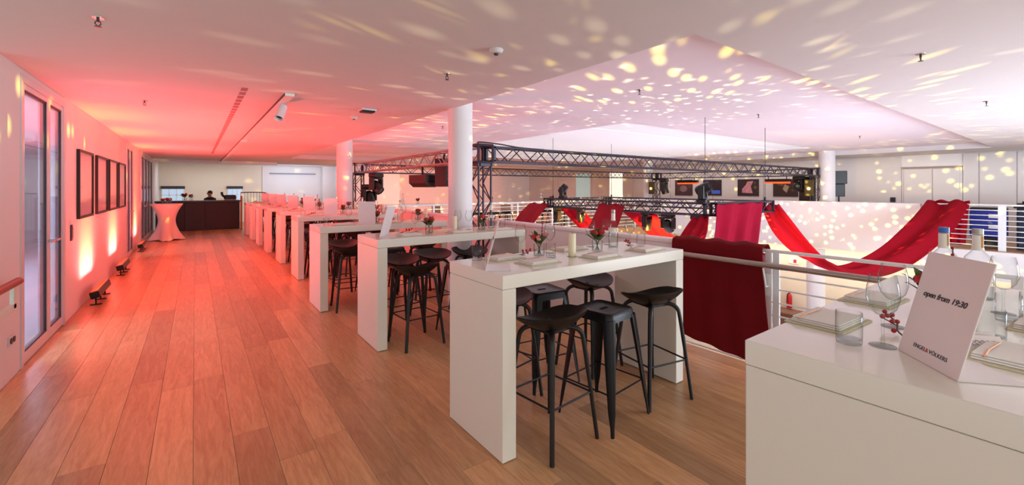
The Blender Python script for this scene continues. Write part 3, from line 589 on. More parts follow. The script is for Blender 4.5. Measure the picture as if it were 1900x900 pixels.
def shell_stool():
    t = thing('shell_stool', 'x', 'stool')
    # low bowl seat: rim rises at the back (+y) and sides, dips at the front
    nr, na = 9, 40; top = []; bot = []
    def pt(r, a, off):
        ca, sa = math.cos(a), math.sin(a); q = (abs(ca)**2.6+abs(sa)**2.6)**(-1/2.6)
        x = .232*r*q*ca; y = .195*r*q*sa
        rim = .038+.052*max(0, sa)**1.3+.034*abs(ca)**2-.028*max(0, -sa)**2
        z = .742+rim*r**2.6-.014*(1-r*r)
        return (x, y+.008*r, z-off)
    mb = MB(); rows = []
    for i in range(nr+1): rows.append([pt(i/nr*1.0, 2*PI*k/na, 0) for k in range(na+1)])
    r2 = []
    for i in range(nr, -1, -1): rr = i/nr; r2.append([pt(rr*.985, 2*PI*k/na, .012+.022*(1-rr)) for k in range(na+1)])
    mb.grid(rows+r2); mb.build('seat', BLK, t, 60)
    for sx in (-1, 1):
        for sy in (-1, 1):
            pts = spline([(sx*.04, sy*.045, .722), (sx*.10, sy*.105, .716), (sx*.135, sy*.138, .685), (sx*.150, sy*.150, .62), (sx*.178, sy*.176, .36), (sx*.214, sy*.208, 0)], 16)
            MB().path(pts, [.019]*8+[.018]*4+[.016]*3+[.0155], 8, True, .85).build('leg', BLKW, t, 50)
    z = .30; a, c = .1845, .182
    for p, q in (((-a, -c), (a, -c)), ((-a, c), (a, c)), ((-a, -c), (-a, c)), ((a, -c), (a, c))):
        MB().tube((*p, z), (*q, z), .0065, n=6).build('footrest_bar', BLKM, t, 40)
    MB().chamfer(-.1, .1, -.09, .09, .70, .722, .005).build('mount_plate', BLKM, t)
    return t
def metal_stool():
    t = thing('metal_stool', 'x', 'stool')
    rc = .045; s = .155; pts = []
    for cx, cy, a0 in ((s-rc, s-rc, 0), (-s+rc, s-rc, PI/2), (-s+rc, -s+rc, PI), (s-rc, -s+rc, 1.5*PI)):
        for k in range(5): a = a0+k*PI/8; pts.append((cx+rc*math.cos(a), cy+rc*math.sin(a)))
    mb = MB()
    def ring(sc, z): return [(x*sc, y*sc, z) for x, y in pts]+[(pts[0][0]*sc, pts[0][1]*sc, z)]
    mb.grid([ring(.0, .752), ring(.5, .752), ring(.9, .755), ring(.97, .762), ring(1.0, .758), ring(1.03, .735), ring(1.06, .70), ring(1.05, .70), ring(1.02, .735), ring(.98, .75), ring(0, .744)])
    mb.build('seat', BLKM, t, 50)
    MB().chamfer(-.038, .038, -.013, .013, .7525, .7545, .0008).build('hand_hole', mat('hole_black', '#050505', .9), t)
    for sx in (-1, 1):
        for sy in (-1, 1):
            def sec(f, w, z): # folded V-section leg
                cx, cy = sx*f, sy*f
                return [(cx-sx*w, cy, z), (cx-sx*w*.3, cy, z), (cx, cy-sy*w*.3, z), (cx, cy-sy*w, z), (cx-sx*.006, cy-sy*w, z), (cx-sx*.012, cy-sy*w*.35, z), (cx-sx*w*.35, cy-sy*.012, z), (cx-sx*w, cy-sy*.006, z), (cx-sx*w, cy, z)]
            mb = MB(); mb.grid([sec(.165, .062, .72), sec(.178, .058, .60), sec(.205, .046, .33), sec(.222, .034, .14), sec(.226, .020, .06), sec(.232, .018, 0)]); mb.build('leg', BLKM, t, 60)
    a = .196; z = .25
    for p, q in (((-a, -a), (a, -a)), ((-a, a), (a, a)), ((-a, -a), (-a, a)), ((a, -a), (a, a))):
        MB().path([(*p, z), (*q, z)], .009, 6, True, .5).build('footrest_bar', BLKM, t, 40)
    return t
shell = Proto(shell_stool); metal = Proto(metal_stool)
def stools(i, lay):
    for u, v, k, rz, pos, side in lay:
        nm = 'shell' if k == 's' else 'metal'
        (shell if k == 's' else metal).put((TX[i]+u, TY[i]+v, 0), rz, f'black {nm} stool at the {pos}, {side} of the {ORD[i]} bar table', 'black bar stools at the tables')
CE, MI, RE = 'corridor end', 'middle', 'railing end'; NS, FS = 'near side', 'far side'
stools(1, [(.415, .05, 's', PI+.10, CE, NS), (.92, .05, 'm', .12, MI, NS), (1.44, .03, 's', PI-.18, RE, NS), (.47, .66, 's', .25, CE, FS), (.93, .75, 'm', -.1, MI, FS), (1.45, .70, 's', .1, RE, FS)])
stools(2, [(.42, .04, 's', PI+.06, CE, NS), (1.0, .06, 'm', .05, MI, NS), (1.5, .02, 's', PI, RE, NS), (.45, .60, 's', .1, CE, FS), (.95, .74, 's', 0, MI, FS), (1.45, .68, 's', -.2, RE, FS)])
for i in range(3, 10):
    r = random.Random(i)
    stools(i, [(.42+r.uniform(-.05, .05), .03+r.uniform(-.04, .05), 's', PI+r.uniform(-.3, .3), CE, NS), (.95, .05, 'm' if i % 2 else 's', .1, MI, NS), (1.45, .03, 's', PI, RE, NS), (.45, .66, 's', r.uniform(-.3, .3), CE, FS), (.95, .7, 'm', .1, MI, FS), (1.45, .68, 's', 0, RE, FS)])

# ------------------------------------------------------------------ things on the tables
def tumbler():
    t = thing('tumbler', 'x', 'glass'); r = .036
    MB().lathe([(0, .0), (r*.93, .0), (r, .008), (r*1.02, .06), (r*1.0, .105), (r*.975, .1055)], 24).build('glass_body', GLASS, t, 60)
    MB().lathe([(0, .0135), (r*.9, .0145), (r*.93, .018), (0, .018)], 20).build('base', WATER, t, 60); return t
def wine_glass():
    t = thing('wine_glass', 'x', 'glass')
    MB().lathe([(.006, .098), (.02, .105), (.036, .125), (.044, .155), (.042, .19), (.034, .232), (.0332, .2325)], 24).build('bowl', GLASS, t, 60)
    MB().lathe([(.0065, .005), (.0042, .03), (.004, .07), (.0065, .1)], 12).build('stem', GLASS, t, 60)
    MB().lathe([(0, .0), (.036, .0), (.036, .002), (.015, .005), (0, .007)], 24).build('foot', GLASS, t, 60); return t
def bottle(capm=CAPS):
    t = thing('water_bottle', 'x', 'bottle')
    MB().lathe([(0, 0), (.038, 0), (.041, .006), (.041, .16), (.038, .185), (.026, .215), (.0165, .24), (.0155, .295), (0, .295)], 24).build('body', GLASS, t, 60)
    MB().lathe([(0, .004), (.037, .006), (.037, .13), (0, .13)], 20).build('water', WATER, t, 60)
    MB().lathe([(0, .297), (.0175, .297), (.0175, .322), (0, .322)], 16).build('cap', capm, t, 40)
    MB().lathe([(.0195, .228), (.0172, .245), (.0168, .285), (.0165, .293)], 20).build('neck_label', LAB, t, 60)
    MB().lathe([(.0416, .13), (.0416, .165)], 20).build('body_label', LAB, t, 60); MB().add([(-.012, -.0422, .135), (.006, -.0424, .135), (.006, -.0424, .16), (-.012, -.0422, .16)], [(0, 1, 2, 3)]).build('label_mark', LABO, t); return t
def fat_bottle(capm):
    t = thing('water_bottle', 'x', 'bottle')
    MB().lathe([(0, 0), (.052, 0), (.056, .008), (.056, .13), (.053, .16), (.043, .19), (.026, .212), (.020, .22), (.0185, .295), (0, .295)], 28).build('body', GLASS, t, 60)
    MB().lathe([(0, .004), (.05, .006), (.05, .12), (0, .12)], 20).build('water', WATER, t, 60)
    MB().lathe([(0, .297), (.020, .297), (.020, .322), (0, .322)], 18).build('cap', capm, t, 40)
    MB().lathe([(.0225, .222), (.0198, .24), (.0195, .293)], 20).build('neck_label', LAB, t, 60)
    MB().box(.004, .010, -.0215, -.0185, .235, .29).build('label_stripe', LABO, t); return t
def bloom_mesh(r, m, seed):
    rr = random.Random(seed); mb = MB(); mb.ball((0, 0, 0), r*.55, 8, 6, 1.1)
    for k in range(9):
        a = k*2.4; el = .25+.5*(k % 3)/2; d = Vector((math.cos(a)*math.cos(el), math.sin(a)*math.cos(el), math.sin(el)))
        s = Vector((-math.sin(a), math.cos(a), 0)); u = d.cross(s)
        c = d*r*.55; pts = [c-u*r*.6, c+s*r*.5-u*r*.1+d*r*.2, c+s*r*.3+u*r*.6+d*r*.15, c-s*r*.3+u*r*.6+d*r*.15, c-s*r*.5-u*r*.1+d*r*.2]
        mb.add(pts, [(0, 1, 2, 3, 4)])
    return mb.mesh('bloom', m, 60)
leaf_me = MB().grid([[(0, -.006, 0), (0, 0, .002), (0, .006, 0)], [(.02, -.014, .008), (.02, 0, .004), (.02, .014, .008)], [(.045, -.009, .012), (.045, 0, .009), (.045, .009, .012)], [(.06, -.001, .008), (.06, 0, .008), (.06, .001, .008)]]).mesh('leaf', LEAF, 60)
bl_red = [bloom_mesh(.032, BLOOM, 1), bloom_mesh(.025, BLOOM, 2)]; bl_pink = bloom_mesh(.027, PINKB, 3); berry_me = MB().ball((0, 0, 0), .007, 8, 5).mesh('berry', BERRY, 60)
def vase(kind):
    t = thing('flower_vase', 'x', 'flowers'); r = .042; rr = random.Random(kind+11)
    MB().lathe([(0, 0), (r, 0), (r*1.02, .09), (r*.99, .0905)], 24).build('vase', GLASS, t, 60)
    MB().lathe([(0, .0125), (r*.92, .0125), (r*.94, .055), (0, .055)], 20).build('water', WATER, t, 60)
    n = (5, 3, 6)[kind]
    for k in range(n):
        a = k*2*PI/n+rr.uniform(-.3, .3); h = (.13, .15, .14)[kind]+rr.uniform(-.015, .02); q = (.035, .022, .045)[kind]
        if kind == 2 and k == 0: h = .24; q = .03
        tip = (q*math.cos(a), q*math.sin(a), h)
        MB().path(spline([(-.012*math.cos(a), -.012*math.sin(a), .014), (.012*math.cos(a), .012*math.sin(a), .08), tip], 6), .0028, 5).build('stem', STEM, t)
        me = bl_red[k % 2] if (kind != 2 or k in (1, 3)) else (berry_me if k == 0 else bl_pink)
        inst('bloom', me, t, tip, (rr.uniform(-.3, .3), rr.uniform(-.3, .3), a))
        if kind == 2 and k == 0:
            for z in (.16, .185, .21): inst('berry', berry_me, t, (.02*math.cos(a)+.008, .02*math.sin(a), z))
    for k in range((11, 6, 10)[kind]): a = k*2.39; inst('leaf', leaf_me, t, (.02*math.cos(a), .02*math.sin(a), .085+.03*rr.random()), (rr.uniform(-.3, .3), -rr.uniform(.2, 1.1), a), (1.5, 1.7, 1.3))
    return t
def candle():
    t = thing('pillar_candle', 'x', 'candle'); MB().lathe([(0, 0), (.027, 0), (.028, .004), (.028, .168), (.024, .172), (0, .166)], 24).build('wax', WAX, t, 50); MB().tube((0, 0, .166), (.002, 0, .182), .0015, n=5).build('wick', SOCK, t); MB().lathe([(0, 0), (.04, 0), (.042, .003), (0, .003)], 20).build('coaster', GLASS, t); return t
def napkin():
    t = thing('folded_napkin', 'x', 'napkin')
    MB().chamfer(-.14, .14, -.095, .095, 0, .006, .002).build('place_mat', NAPS, t)
    mb = MB(); rows = []
    for k in range(3): MB().chamfer(-.125+.006*k, .115-.004*k, -.082+.003*k, .078, .0065+.006*k, .0118+.006*k, .0025).build('napkin_fold', NAP, t)
    MB().path([(-.125, .05, .021), (-.06, .052, .028), (.06, .05, .026)], .004, 5, True, .4).build('knife', COPPER, t, 50)
    return t
def berry_twig():
    t = thing('berry_twig', 'x', 'twig'); MB().path(spline([(-.11, 0, .006), (-.04, .012, .018), (.03, -.006, .03), (.10, .008, .045)], 12), .0028, 5).build('twig', TWIG, t, 50)
    MB().path([(.0, 0, .025), (.04, .03, .04)], .002, 5).build('side_twig', TWIG, t)
    for x, y, z in ((.10, .008, .05), (.08, -.008, .045), (.06, .012, .045), (.04, .032, .045), (.045, -.012, .03), (.02, .01, .035), (.07, .022, .04), (-.03, .02, .016)): inst('berry', berry_me, t, (x, y, z), (0, 0, 0), (1.2, 1.2, 1.2))
    return t
SIGN_H, SIGN_W, LEAN = .315, .235, .085
def menu_sign(full):
    t = thing('menu_sign', 'x', 'sign'); M = Matrix.Rotation(-math.atan2(LEAN, SIGN_H), 4, 'X')   # face looks along -y, leans back to +y
    h = math.hypot(SIGN_H, LEAN)
    f = MB().chamfer(-SIGN_W/2, SIGN_W/2, 0, .004, .001, h, .001, M).build('front_panel', CARD, t)
    MB().chamfer(-SIGN_W/2, SIGN_W/2, .004, .16, .0005, .0035, .001).build('foot_panel', CARD, t)
    R = M @ Matrix.Rotation(PI/2, 4, 'X')
    def txt(body, size, x, z, m, shear, off, nm):
        me = text_mesh(body, size, nm, m, shear, 'CENTER', off); o = inst(nm, me, f); o.matrix_local = M @ Matrix.Translation((x, -.0006, z)) @ Matrix.Rotation(PI/2, 4, 'X')
        return o
    txt('open from 19:30', .0235, -.006, h*.585, INK, .25, .0006, 'heading_text')
    if full:
        txt('ENGEL', .0165, -.037, h*.105, INK, 0, 0, 'name_text'); txt('&', .0165, -.008, h*.105, INKR, 0, 0, 'ampersand_text'); txt('VÖLKERS', .0165, .0345, h*.105, INK, 0, 0, 'name_text')
    return t
def place_card():
    t = thing('place_card', 'x', 'card'); M = Matrix.Rotation(.5, 4, 'X'); c = MB().chamfer(-.055, .055, 0, .001, .0, .045, .0003, Matrix.Rotation(-.55, 4, 'X')).build('card', CARD, t)
    MB().chamfer(-.055, .055, .044, .045, .0, .042, .0003, Matrix.Translation((0, .0, 0)) @ Matrix.Rotation(.02, 4, 'X')).build('card_back', CARD, t)
    for k in range(2):
        pts = [(-.045+.0045*j, -.0008, .026-.012*k+.0035*math.sin(j*1.9+k)*(1 if j % 3 else 1.8)) for j in range(20)]
        o = MB().path(pts, .0006, 4).build('script_line', INK, c); o.matrix_local = Matrix.Rotation(-.55, 4, 'X')
    return t
P = dict(tumbler=Proto(tumbler), wine=Proto(wine_glass), bottle=Proto(bottle), vase0=Proto(vase, 0), vase1=Proto(vase, 1), vase2=Proto(vase, 2), candle=Proto(candle), napkin=Proto(napkin), twig=Proto(berry_twig), sign=Proto(menu_sign, True), card=Proto(place_card))
GRP = dict(tumbler='tumblers on the tables', wine='wine glasses on the tables', bottle='water bottles on the tables', vase0='flower vases', vase1='flower vases', vase2='flower vases', candle='pillar candles', napkin='folded napkins', twig='red berry twigs', sign='menu signs', card='place cards')
def put(i, k, u, v, label, rz=0., group=None): return P[k].put((TX[i]+u, TY[i]+v, TH), rz, label, group or GRP[k])
SRZ = -PI/2-.83+PI     # signs face the corridor, turned towards the photographer
# front bar table
F = 'on the front bar table'
put(1, 'sign', .06, .28, f'slim white menu sign seen edge-on {F}', 4.13)
for k, u, v, lab, rz in (('tumbler', .17, .56, f'clear tumbler behind the menu sign {F}', 0), ('napkin', .36, .50, f'folded napkin half behind the menu sign {F}', .1), ('twig', .50, .46, f'red berry twig beside the first vase {F}', .2),
        ('napkin', .45, .22, f'white folded napkin nearest the corridor end {F}', .05), ('vase2', .66, .46, f'vase with tall berry sprig and red rose {F}', 0), ('wine', .56, .56, f'wine glass left of the berry sprig vase {F}', 0), ('wine', .80, .50, f'large wine glass right of the berry sprig vase {F}', 0), ('tumbler', .67, .34, f'clear tumbler in front of the berry sprig vase {F}', 0),
        ('napkin', 1.06, .56, f'napkin on the far edge behind the candle {F}', 0), ('candle', .83, .28, f'ivory pillar candle {F}', 0), ('napkin', .98, .14, f'flat napkin in front of the candle {F}', .05), ('wine', 1.33, .57, f'wine glass left of the rose vase {F}', 0), ('vase0', 1.19, .36, f'glass vase of red flowers and green leaves beside the bottle {F}', 0),
        ('bottle', 1.49, .45, f'clear water bottle with a silver cap {F}', 0), ('wine', 1.56, .58, f'wine glass behind the water bottle {F}', 0), ('wine', 1.70, .44, f'wine glass before the yellow-lit drape {F}', 0), ('tumbler', 1.74, .35, f'short tumbler at the railing end {F}', 0), ('twig', 1.60, .36, f'thorny red berry twig at the railing end {F}', .9), ('napkin', 1.54, .15, f'folded napkin at the railing end {F}', .05)):
    put(1, k, u, v, lab, rz)
# second bar table
F = 'on the second bar table'
put(2, 'sign', .16, .28, f'white menu sign leaning {F}', 3.98)
for k, u, v, lab, rz in (('tumbler', .26, .5, f'tumbler behind the menu sign {F}', 0), ('napkin', .42, .2, f'napkin at the corridor end {F}', .05), ('twig', .46, .42, f'berry twig {F}', .3), ('vase0', .72, .36, f'vase of red roses with leaves {F}', 0), ('tumbler', .66, .24, f'tumbler beside the rose vase {F}', 0),
        ('wine', .62, .52, f'wine glass behind the rose vase {F}', 0), ('candle', 1.06, .38, f'ivory pillar candle {F}', 0), ('napkin', 1.0, .15, f'napkin in the middle {F}', 0), ('wine', 1.2, .55, f'wine glass right of the candle {F}', 0), ('wine', 1.28, .42, f'second wine glass before the round column {F}', 0), ('vase1', 1.38, .28, f'vase with one big red rose {F}', .4), ('bottle', 1.60, .40, f'clear water bottle before the truss tower {F}', 0), ('tumbler', 1.48, .2, f'tumbler beside the single rose {F}', 0), ('napkin', 1.55, .12, f'napkin at the railing end {F}', 0), ('tumbler', 1.70, .3, f'tumbler beside the water bottle {F}', 0)):
    put(2, k, u, v, lab, rz)
for i in range(3, 10):
    r = random.Random(40+i); F = f'on the {ORD[i]} bar table'
    put(i, 'sign', .62 if i > 3 else .70, .30, f'white menu sign {F}', PI-.3+r.uniform(-.1, .1))
    put(i, 'tumbler', .12, .2, f'tumbler at the corridor end {F}', 0); put(i, 'napkin', .34, .2, f'napkin at the corridor end {F}', .05)
    put(i, ('vase0', 'vase1', 'vase2')[i % 3], .84, .32, f'first red flower vase {F}', r.uniform(0, 3)); put(i, 'wine', .50, .5, f'wine glass nearest the corridor {F}', 0)
    put(i, 'napkin', 1.0, .14, f'napkin in the middle {F}', 0); put(i, 'wine', 1.02, .5, f'wine glass in the middle {F}', 0); put(i, 'bottle', 1.22, .36, f'water bottle {F}', r.uniform(0, 3)); put(i, 'wine', 1.34, .52, f'wine glass behind the bottle {F}', 0)
    put(i, ('vase1', 'vase2', 'vase0')[i % 3], 1.48, .30, f'second red flower vase {F}', r.uniform(0, 3)); put(i, 'twig', .3, .44, f'berry twig {F}', r.uniform(0, 2)); put(i, 'candle', 1.66, .4, f'ivory pillar candle {F}', 0); put(i, 'tumbler', 1.58, .18, f'tumbler at the railing end {F}', 0)
# half-seen bar table beside the camera (absolute positions)
F = 'on the half-seen bar table'
def put0(k, x, y, lab, rz=0.): return P[k].put((x, y, TH), rz, lab, GRP[k])
put0('sign', 1.712, .30, 'large white menu sign reading open from 19:30, facing the camera', 3.875)
put0('napkin', 1.96, .615, f'folded napkin on an olive mat at the corner {F}', -.05)
put0('napkin', 2.50, .61, f'second folded napkin along the far edge {F}', -.03)
put0('tumbler', 1.745, .49, f'clear tumbler at the corner left of the sign {F}')
put0('wine', 1.80, .415, f'tall wine glass between tumbler and sign {F}')
put0('wine', 2.08, .45, f'wine glass just behind the sign edge {F}')
put0('twig', 2.0, .42, f'red berry twig behind the wine glass {F}', .5)
put0('vase0', 2.38, .40, f'red flower vase behind the sign {F}')
put0('vase2', 2.75, .37, f'vase of red berries in front of the two bottles {F}', 1.0)
put0('wine', 2.66, .23, f'wine glass right of the bottles {F}'); put0('tumbler', 2.16, .215, f'tumbler directly right of the sign {F}'); put0('tumbler', 2.52, .205, f'tumbler under the right wine glass {F}'); put0('tumbler', 2.62, .15, f'tumbler cut by the right picture edge {F}')
put0('napkin', 1.98, .14, f'napkin with copper knife at the right edge {F}', -.08); put0('napkin', 2.5, .1, f'napkin farther back at the right edge {F}', -.05)
put0('card', 2.02, .215, f'small tent card with handwriting right of the sign {F}', -.9)
fb = fat_bottle(CAPB); fb.location = (2.93, .445, TH); tag(fb, f'round-shouldered water bottle with a blue cap {F}', 'bottle', 'water bottles on the tables'); fb.rotation_euler = (0, 0, -1.0)
fb = fat_bottle(CAPS); fb.location = (2.95, .335, TH); tag(fb, f'round-shouldered water bottle with a silver cap {F}', 'bottle', 'water bottles on the tables'); fb.rotation_euler = (0, 0, -1.0)

# ------------------------------------------------------------------ bar, cocktail table, bartender
t = thing('bar_counter', 'dark brown bar counter at the end of the corridor', 'bar', (0, 0, 0))
MB().box(-1.15, 1.42, 20.06, 20.7, 0, 1.06).build('body', BARF, t)
for x0, x1 in ((-1.13, -.32), (-.31, .29), (.30, 1.41)): MB().chamfer(x0, x1, 20.03, 20.06, .03, 1.04, .005).build('front_panel', BARF, t)
MB().chamfer(-1.18, 1.44, 20.0, 20.74, 1.06, 1.12, .006).build('worktop', BARD, t)
def lit_window(nm, x0, x1, z0, z1):
    w = struct(MB().box(x0-.04, x1+.04, 23.93, 24.0, z1, z1+.12).build(nm, SOCK))
    MB().box(x0, x1, 23.97, 23.99, z0, z1).build('pane', mat('daylight_pane', '#8fa6bc', .3, emit='#c4def4', estr=.6), w)
    fb_ = MB()
    for k in range(4): x = x0+(x1-x0)*k/3; fb_.box(x-.012, x+.012, 23.95, 23.98, z0, z1)
    for k in range(3): z = z0+(z1-z0)*k/2; fb_.box(x0, x1, 23.95, 23.98, z-.012, z+.012)
    fb_.build('mullion', RAILW, w)
lit_window('window_1', -1.16, -.40, 1.02, 1.56); lit_window('window_2', 1.22, 1.78, 1.02, 1.56)
t = thing('espresso_machine', 'black rounded machine with a raised arm on the bar counter', 'machine', (1.12, 20.4, 1.12))
MB().chamfer(-.2, .2, -.15, .15, 0, .2, .04).build('body', BLK, t); MB().path([(-.18, 0, .12), (-.26, 0, .2), (-.28, 0, .32)], .045, 8).build('arm', BLK, t, 50); MB().chamfer(-.19, .19, -.2, -.15, 0, .03, .01).build('drip_tray', STEEL, t)
P['vase0'].put((-.32, 20.3, 1.12), .3, 'dark red flower vase on the bar counter', 'flower vases').scale = (1.6,)*3
P['vase1'].put((-.12, 20.3, 1.12), .3, 'slim dark flower vase beside the red one on the bar', 'flower vases').scale = (1.3,)*3
for k in range(5): P['tumbler'].put((.62+.09*k, 20.2, 1.12), 0, f'small tumbler on the bar counter, {("first", "second", "third", "fourth", "fifth")[k]} in the row from the left', 'tumblers on the bar counter').scale = (.8,)*3
# oak post and rail beside the bar
t = thing('oak_railing', 'brown rail on an oak end post beside the dark bar', 'railing', (1.46, 19.5, 0))
MB().chamfer(-.06, .0, -.04, .04, 0, 1.30, .006).build('end_post', BRASS, t)
MB().path(spline([(-.05, 0, 1.42), (.2, 0, 1.43), (.7, 0, 1.42), (.85, 0, 1.36)], 12), .02, 8).build('top_rail', mat('dark_rail', '#5a3434', .4), t, 50); MB().box(-.055, -.035, -.01, .01, 1.29, 1.43).build('rail_stub', BRASS, t)
for k in range(7): MB().tube((.08+.1*k, 0, 0), (.08+.1*k, 0, 1.42), .006, n=6).build('baluster', BLKM, t)
# cocktail table with stretch cover
t = thing('cocktail_table', 'round cocktail table in a white stretch cover beside the glass doors', 'table', (-.70, 16.95, 0))
rows = []; na = 48
for i in range(25):
    f = i/24; z0 = 1.09*(1-f)
    row = []
    for k in range(na+1):
        a = 2*PI*k/na; waist = .215; r = waist+(.40-waist)*abs((z0-.58)/.51)**1.9 if z0 > .58 else waist+(.37+.10*math.cos(4*a)-waist)*((.58-z0)/.58)**1.7
        zz = z0 + (f**6)*.035*(1-math.cos(4*a))*.5+.008
        row.append((r*math.cos(a), r*math.sin(a), zz))
    rows.append(row)
MB().grid(rows).build('stretch_cover', mat('stretch_white', '#efe9e0', .7, noise=.02), t, 80)
MB().lathe([(0, 1.1), (.395, 1.1), (.402, 1.106), (.395, 1.115), (0, 1.115)], 40).build('top', NAP, t, 40); MB().tube((0, 0, .02), (0, 0, 1.1), .04).build('pole', STEEL, t)
for k in range(4): a = k*PI/2; MB().lathe([(0, 0), (.04, 0), (.035, .02), (0, .02)], 12, (.44*math.cos(a), .44*math.sin(a), 0)).build('foot', SOCK, t)
for k, (x, y) in enumerate(((-.78, 16.8), (-.62, 16.85), (-.7, 17.05))): P['vase1' if k else 'vase0'].put((x, y, 1.115), k, ('round red flower vase on the cocktail table', 'small red flower vase on the right of the cocktail table', 'red flower vase at the back of the cocktail table')[k], 'flower vases')
# bartender, seated behind the counter
def person(label, loc, rz):
    v = [(0, 0, .62), (0, 0, .82), (0, -.02, 1.02), (0, -.02, 1.16), (0, -.03, 1.25), (0, -.052, 1.325), (0, -.045, 1.41), (.17, -.02, 1.14), (.22, -.06, .92), (.16, -.28, .90), (.13, -.36, .92), (-.17, -.02, 1.14), (-.22, -.06, .92), (-.16, -.28, .90), (-.13, -.36, .92),
         (.10, -.02, .60), (.12, -.34, .60), (.12, -.30, .12), (.12, -.38, .05), (-.10, -.02, .60), (-.12, -.34, .60), (-.12, -.30, .12), (-.12, -.38, .05)]
    r = [.15, .13, .15, .10, .042, .074, .10, .065, .048, .038, .04, .065, .048, .038, .04, .085, .07, .045, .04, .085, .07, .045, .04]
    e = [(0, 1), (1, 2), (2, 3), (3, 4), (4, 5), (5, 6), (3, 7), (7, 8), (8, 9), (9, 10), (3, 11), (11, 12), (12, 13), (13, 14), (0, 15), (15, 16), (16, 17), (17, 18), (0, 19), (19, 20), (20, 21), (21, 22)]
    for s in (1, -1):       # five fingers on each hand
        base = 10 if s == 1 else 14
        for k in range(5):
            n0 = len(v); x = s*(.13-.028+.014*k) if k < 4 else s*.09; y = -.36
            v += [(x, y-.05 if k < 4 else y-.01, .92), (x*(1 if k < 4 else .75), (y-.085+.006*abs(k-1.5)) if k < 4 else y-.045, .905)]; r += [.009, .008]; e += [(base, n0), (n0, n0+1)]
    me = bpy.data.meshes.new('body'); me.from_pydata(v, e, []); o = bpy.data.objects.new('body', me); C.objects.link(o)
    sk = o.modifiers.new('skin', 'SKIN'); o.modifiers.new('sub', 'SUBSURF').levels = 2
    for i, q in enumerate(r): me.skin_vertices[0].data[i].radius = (q*(1.25 if i in (2, 3) else 1), q)
    me.skin_vertices[0].data[0].use_root = True
    dg = bpy.context.evaluated_depsgraph_get(); nm = bpy.data.meshes.new_from_object(o.evaluated_get(dg)); bpy.data.objects.remove(o)
    SK = mat('skin', '#b98a70', .55, noise=.05); SH = mat('dark_shirt', '#1b1d26', .8, noise=.1, scale=20)
    nm.materials.clear(); nm.materials.append(SH); nm.materials.append(SK)
    for p in nm.polygons: p.material_index = 1 if (p.center.z > 1.235 or p.center.y < -.33 and p.center.z > .8) else 0; p.use_smooth = True
    t = thing('person', label, 'person', loc, rz)
    bo = bpy.data.objects.new('body', nm); C.objects.link(bo); bo.parent = t
    mb = MB(); mb.ball((0, 0, 0), .088, 20, 14, .92); mb.build('hair', mat('dark_hair', '#17120f', .6, noise=.3, scale=60), t, 60, loc=(0, -.022, 1.418))
    MB().prism([(-.012, 0), (.012, 0), (.004, -.022), (-.004, -.022)], 1.345, 1.385).build('nose', SK, t, loc=(0, -.128, -.01))
    for s in (-1, 1):
        MB().ball((s*.033, -.122, 1.372), .009, 8, 6).build('eye', SOCK, t); MB().ball((s*.094, -.05, 1.37), .02, 8, 6, 1.5).build('ear', SK, t)
    MB().cbox((0, -.118, 1.312), (.04, .008, .007)).build('mouth', mat('lips', '#8c4b42', .5), t); return t
person('person in a dark shirt with short dark hair behind the bar', (.50, 21.4, 0), -.5)
t = thing('upholstered_stool', 'low dark stool under the person behind the bar', 'stool', (.50, 21.45, 0)); MB().lathe([(0, .44), (.17, .44), (.18, .46), (.17, .49), (0, .49)], 20).build('seat', BLK, t, 40); MB().tube((0, 0, .02), (0, 0, .44), .03).build('pole', BLKM, t); MB().lathe([(0, 0), (.2, 0), (.19, .02), (0, .02)], 20).build('base', BLKM, t)

# ------------------------------------------------------------------ far gallery
ART = [mat('art_violet', '#4a3238', .5, noise=.5, scale=3), mat('art_dark', '#2e2228', .5, noise=.5, scale=5), mat('art_plum', '#321f26', .5, noise=.4, scale=4), mat('art_brown', '#382420', .5, noise=.4, scale=4)]
SHP = [mat('art_pale', '#8a6a70', .6, noise=.3, scale=6), mat('art_blue', '#4058a8', .6, emit='#3a5ac0', estr=.3), mat('art_pink', '#c98a92', .6, noise=.4, scale=8), mat('art_sand', '#a08a70', .6, noise=.5, scale=9)]
for i, (y0, y1, z0, z1, w) in enumerate(((11.49, 12.41, 1.23, 1.99, 'a pale round shape, leftmost'), (10.08, 10.95, 1.25, 1.97, 'a blue strip, second from left'), (8.48, 9.36, 1.25, 1.97, 'a pink angular figure, third from left'), (7.01, 7.92, 1.25, 1.95, 'a small sandy figure, rightmost'))):
    t = thing('dark_picture', f'dark picture with {w} on the far wall', 'picture', (19.16, (y0+y1)/2, (z0+z1)/2), group='dark pictures on the far wall'); hy, hh = (y1-y0)/2, (z1-z0)/2
    MB().chamfer(-.03, 0, -hy, hy, -hh, hh, .004).build('canvas', ART[i], t)
    M = Matrix.Translation((-.031, 0, 0)) @ Matrix.Rotation(-PI/2, 4, 'Y')
    poly = ([(.0+.16*math.cos(a*PI/8)-.05, .2*math.sin(a*PI/8)) for a in range(16)], [(-.28, -.38), (-.12, -.38), (-.12, .02), (-.28, .02)], [(-.22, .25), (-.24, -.2), (.05, -.12), (.28, -.22), (.26, .02), (.1, .1), (-.05, .24)], [(-.2, -.05), (.05, -.15), (.15, .02), (-.05, .1)])[i]
    MB().prism(poly, -.002, .002, M).build('painted_shape', SHP[i], t)
t = thing('wall_panel_switch', 'small black square switch plate on the far wall left of the double door', 'switch', (19.15, 4.15, 1.2)); MB().chamfer(-.012, .01, -.07, .07, -.08, .08, .003).build('plate', SOCK, t); MB().chamfer(-.018, -.012, -.04, .04, -.05, .05, .002).build('rocker', GASK, t)
